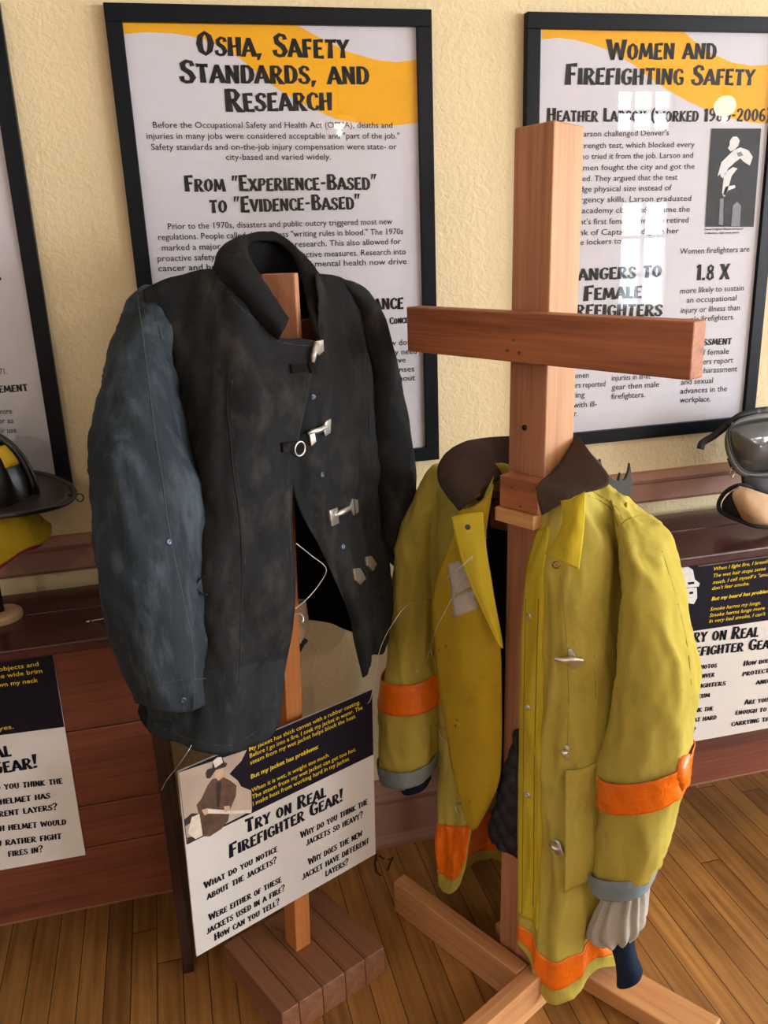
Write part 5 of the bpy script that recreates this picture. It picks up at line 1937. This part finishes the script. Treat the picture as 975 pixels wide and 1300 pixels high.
def strap(pts, wv, name='strap', th=.003):
    """flat webbing through (u, v, depth) points"""
    c = spline([mp(*p) for p in pts], 6)
    L_, R2 = [], []
    for i, p in enumerate(c):
        tg = (c[min(i + 1, len(c) - 1)] - c[max(i - 1, 0)]).normalized()
        vw = (CAM - p).normalized()
        sd = tg.cross(vw).normalized()
        L_.append(p + sd * wv / 2)
        R2.append(p - sd * wv / 2)
    return MB().grid([L_, R2]).build(name, M_strap, mk, smooth=True, solid=th)


strap([(965, 522, -.01), (940, 528, -.01), (922, 541, -.015), (905, 554, -.02), (892, 562, -.02), (889, 570, -.015)], .017)
strap([(975, 521, -.02), (955, 524, -.02), (938, 531, -.02), (926, 541, -.01)], .020)
strap([(935, 598, -.01), (928, 592, -.01), (926, 586, -.01), (924, 582, -.01)], .005)
MB().tube([mp(930, 536, .002), mp(933, 541, .004), mp(931, 548, .004), mp(928, 546, .002)], .0016, 6, closed=True).build('buckle', M_steel, mk, smooth=True)
MB().tube([mp(930, 592, .004), mp(934, 597, .006), mp(930, 606, .006), mp(926, 602, .004)], .002, 6, closed=True).build('buckle', M_steel, mk, smooth=True)
rows = [[mp(942, 602, .005), mp(962, 606, .02), mp(985, 606, .02), mp(1010, 600, .005)], [mp(942, 615, .01), mp(962, 620, .03), mp(985, 620, .03), mp(1010, 612, .01)],
        [mp(945, 630, .005), mp(962, 634, .025), mp(985, 634, .025), mp(1010, 628, .005)]]
MB().grid(surface(rows, 5, 5)).build('chin_cup', M_strap, mk, smooth=True, solid=.02)

hd = thing('protective_hood', 'tan cloth hood with dark binding lying flat on the right bench', 'hood', V((ony(960, 655, my).x, my, BZ)))
rows = [
    [(938, 618, .03), (955, 622, .05), (975, 628, .06), (1000, 632, .05)],
    [(930, 628, .04), (950, 632, .07), (972, 638, .08), (1000, 642, .06)],
    [(936, 644, .05), (954, 650, .085), (974, 652, .09), (1000, 654, .07)],
    [(945, 660, .05), (958, 663, .08), (976, 664, .09), (1000, 664, .07)],
    [(948, 662, .045), (960, 665, .07), (976, 666, .075), (1000, 666, .06)]]
g = wrinkle(surface([[mp(*q) for q in r] for r in rows], 6, 6), .005, (16, 16, 16), 7.7, fine=.3)
MB().grid(g).build('crown_cloth', M_hood, hd, smooth=True, solid=.006)
rim_ = spline([mp(*q) for q in [(1000, 628, .03), (975, 624, .035), (955, 619, .03), (938, 616, .02), (922, 624, .0), (913, 637, -.01), (914, 648, .0), (926, 656, .02), (940, 661, .045), (955, 667, .07), (975, 669, .075), (1000, 668, .06)]], 6)
MB().tube(rim_, .0052, 8).build('binding', M_hoodtrim, hd, smooth=True)
c0_ = [mp(*q) for q in [(938, 620, .02), (925, 628, .0), (917, 640, -.005), (920, 650, .005), (934, 656, .03), (945, 660, .045)]]
cin = [mp(*q) for q in [(939, 622, .028), (932, 630, .03), (934, 640, .04), (938, 648, .045), (942, 655, .05), (946, 660, .05)]]
MB().grid(surface([c0_, cin], 4, 4)).build('face_opening', M_hoodtrim, hd, smooth=True, solid=.003)

# grey spiked plate on the right bench, behind the coat's shoulder
M_spike = plain('dull_grey_green', rgb(70, 74, 70), .5, spec=.4, var=.2)
sy = -.16
out = [(750, 575), (761, 586), (763, 583), (765, 592), (772, 603), (781, 609), (785, 611), (788, 600), (790, 610), (794, 609), (798, 599), (800, 588), (802, 600), (803, 612), (801, 628), (798, 650), (790, 672), (742, 676)]
P_ = [ony(u, v, sy) for u, v in out]
P_[-1].z = P_[-2].z = BZ + .0005
mb = MB()
mb.prism(P_, V((0, .010, 0)))
ct = mb.build('spiked_crest', M_spike, None, bevel=.0012, loc=(P_[0].x, sy, BZ))
tag(ct, 'grey spiked crest standing on the right bench behind the yellow coat collar', 'ornament')

# cloth glove cuff hanging behind the narrow post
M_glove = cloth('beige_glove_cloth', rgb(190, 170, 146), rgb(206, 188, 164), rgb(150, 128, 106), .9, 500, .6)
gp = P0 + PA * ((.86 - .075) / PA.z)
gn = V((-.2, 1, 0)).normalized()


def gg_(u, v, d):
    return hit(u, v, gp + Y * (.035 + d), Y)


gl = thing('work_glove', 'beige cloth glove hanging behind the narrow post under the black jacket', 'glove', gg_(380, 785, 0))
rows = []
for uL, uR, v, th in [(368, 390, 770, .012), (366, 393, 786, .018), (366, 394, 802, .020), (366, 388, 816, .018), (367, 381, 826, .014)]:
    a, b_ = gg_(uL, v, 0), gg_(uR, v - 2, 0)
    c, h = (a + b_) / 2, (a - b_) / 2
    rows.append([c + h * math.cos(2 * math.pi * k / 16) - Y * (th * math.sin(2 * math.pi * k / 16)) + Y * .022 for k in range(16)])
g = wrinkle(surface(rows, 2, 5, closed=True), .005, (24, 24, 14), 3.9, closed=True)
MB().grid(g, True).build('cuff', M_glove, gl, smooth=True, solid=.002)
ft = spline([gg_(368, 832, .012), gg_(372, 828, .010), gg_(379, 826, .009), gg_(384, 818, .008), (gg_(389, 812, .008))], 5)
MB().tube(ft, .005, 8).build('binding', M_hoodtrim, gl, smooth=True)
MB().tube([gp + Y * .018, gg_(379, 768, .022)], .002, 6).build('hanger_loop', M_strap, gl)

# ------------------------------------------------------------------ thin security wires
M_wire = plain('bright_wire', rgb(226, 226, 224), .4, .5, var=.05)


def wire(name, pts, label, r=.0008):
    c = spline(pts, 10)
    o = MB().tube(c, r, 6).build(name, M_wire, None, smooth=True, loc=pts[0])
    return tag(o, label, 'wire', 'thin security wires')


def on(gm, u, v, lift=.002, fallback=None):
    p, n = gm.cast(u, v, lift)
    return p if p is not None else fallback


ycol = on(K, 634, 655, .003, K.G(634, 655, .13))
w_ = [ycol, on(K, 622, 678, .004, K.G(622, 678, .15)), on(K, 600, 706, .004, K.G(600, 706, .15)), on(K, 566, 738, .006, K.G(566, 738, .15)), on(K, 545, 756, .010, K.G(545, 756, .12)),
      K.G(522, 766, .14), K.G(505, 782, .20)]
sgn_tr = hit(463, 895, pR - V((0, 0, .02)), V((0, -1, 0)))
mid1 = w_[-1].lerp(sgn_tr, .35) + V((-.012, 0, .0))
mid2 = w_[-1].lerp(sgn_tr, .75) + V((-.004, 0, -.03))
wire('security_wire', w_ + [mid1, mid2, sgn_tr], 'long thin wire from the yellow coat collar across its facing to the hanging sign')
wire('security_wire', [on(K, 601, 706, .004, K.G(601, 706, .15)), on(K, 575, 760, .005, K.G(575, 760, .16)), on(K, 556, 800, .008, K.G(556, 800, .16)), on(K, 540, 838, .004, K.G(540, 838, .10)), on(K, 528, 852, .003, K.G(528, 852, .1))],
     'short thin wire hanging from the yellow facing to the small sleeve band')
f1 = on(J, 376, 690, .003, J.G(376, 690, .14))
wire('security_wire', [f1, J.G(395, 705, .13), on(J, 414, 722, .004, J.G(414, 722, .13)), J.G(405, 742, .12), J.G(390, 760, .12), on(J, 373, 772, .004, J.G(373, 772, .14))],
     'thin wire loop across the black jacket opening')
wire('security_wire', [J.G(243, 946, .135), J.G(236, 958, .125), ony(224, 975, -.36), ony(212, 990, -.34), ony(205, 1003, BY - .002)], 'thin wire from the black jacket hem to the left bench front')
MB_ = [ony(112, 790, -.24), ony(117, 788, -.24), ony(128, 786, -.26), ony(142, 783, -.30), J.G(150, 781, .06)]
o = wire('security_wire', MB_, 'thin wire with a small clip on the left bench top beside the black sleeve')
MB().lathe([(.001, -.004), (.004, -.003), (.004, .003), (.001, .004)], MB_[0], (MB_[1] - MB_[0]), 10).build('clip', M_steel, o, smooth=True, loc=MB_[0])
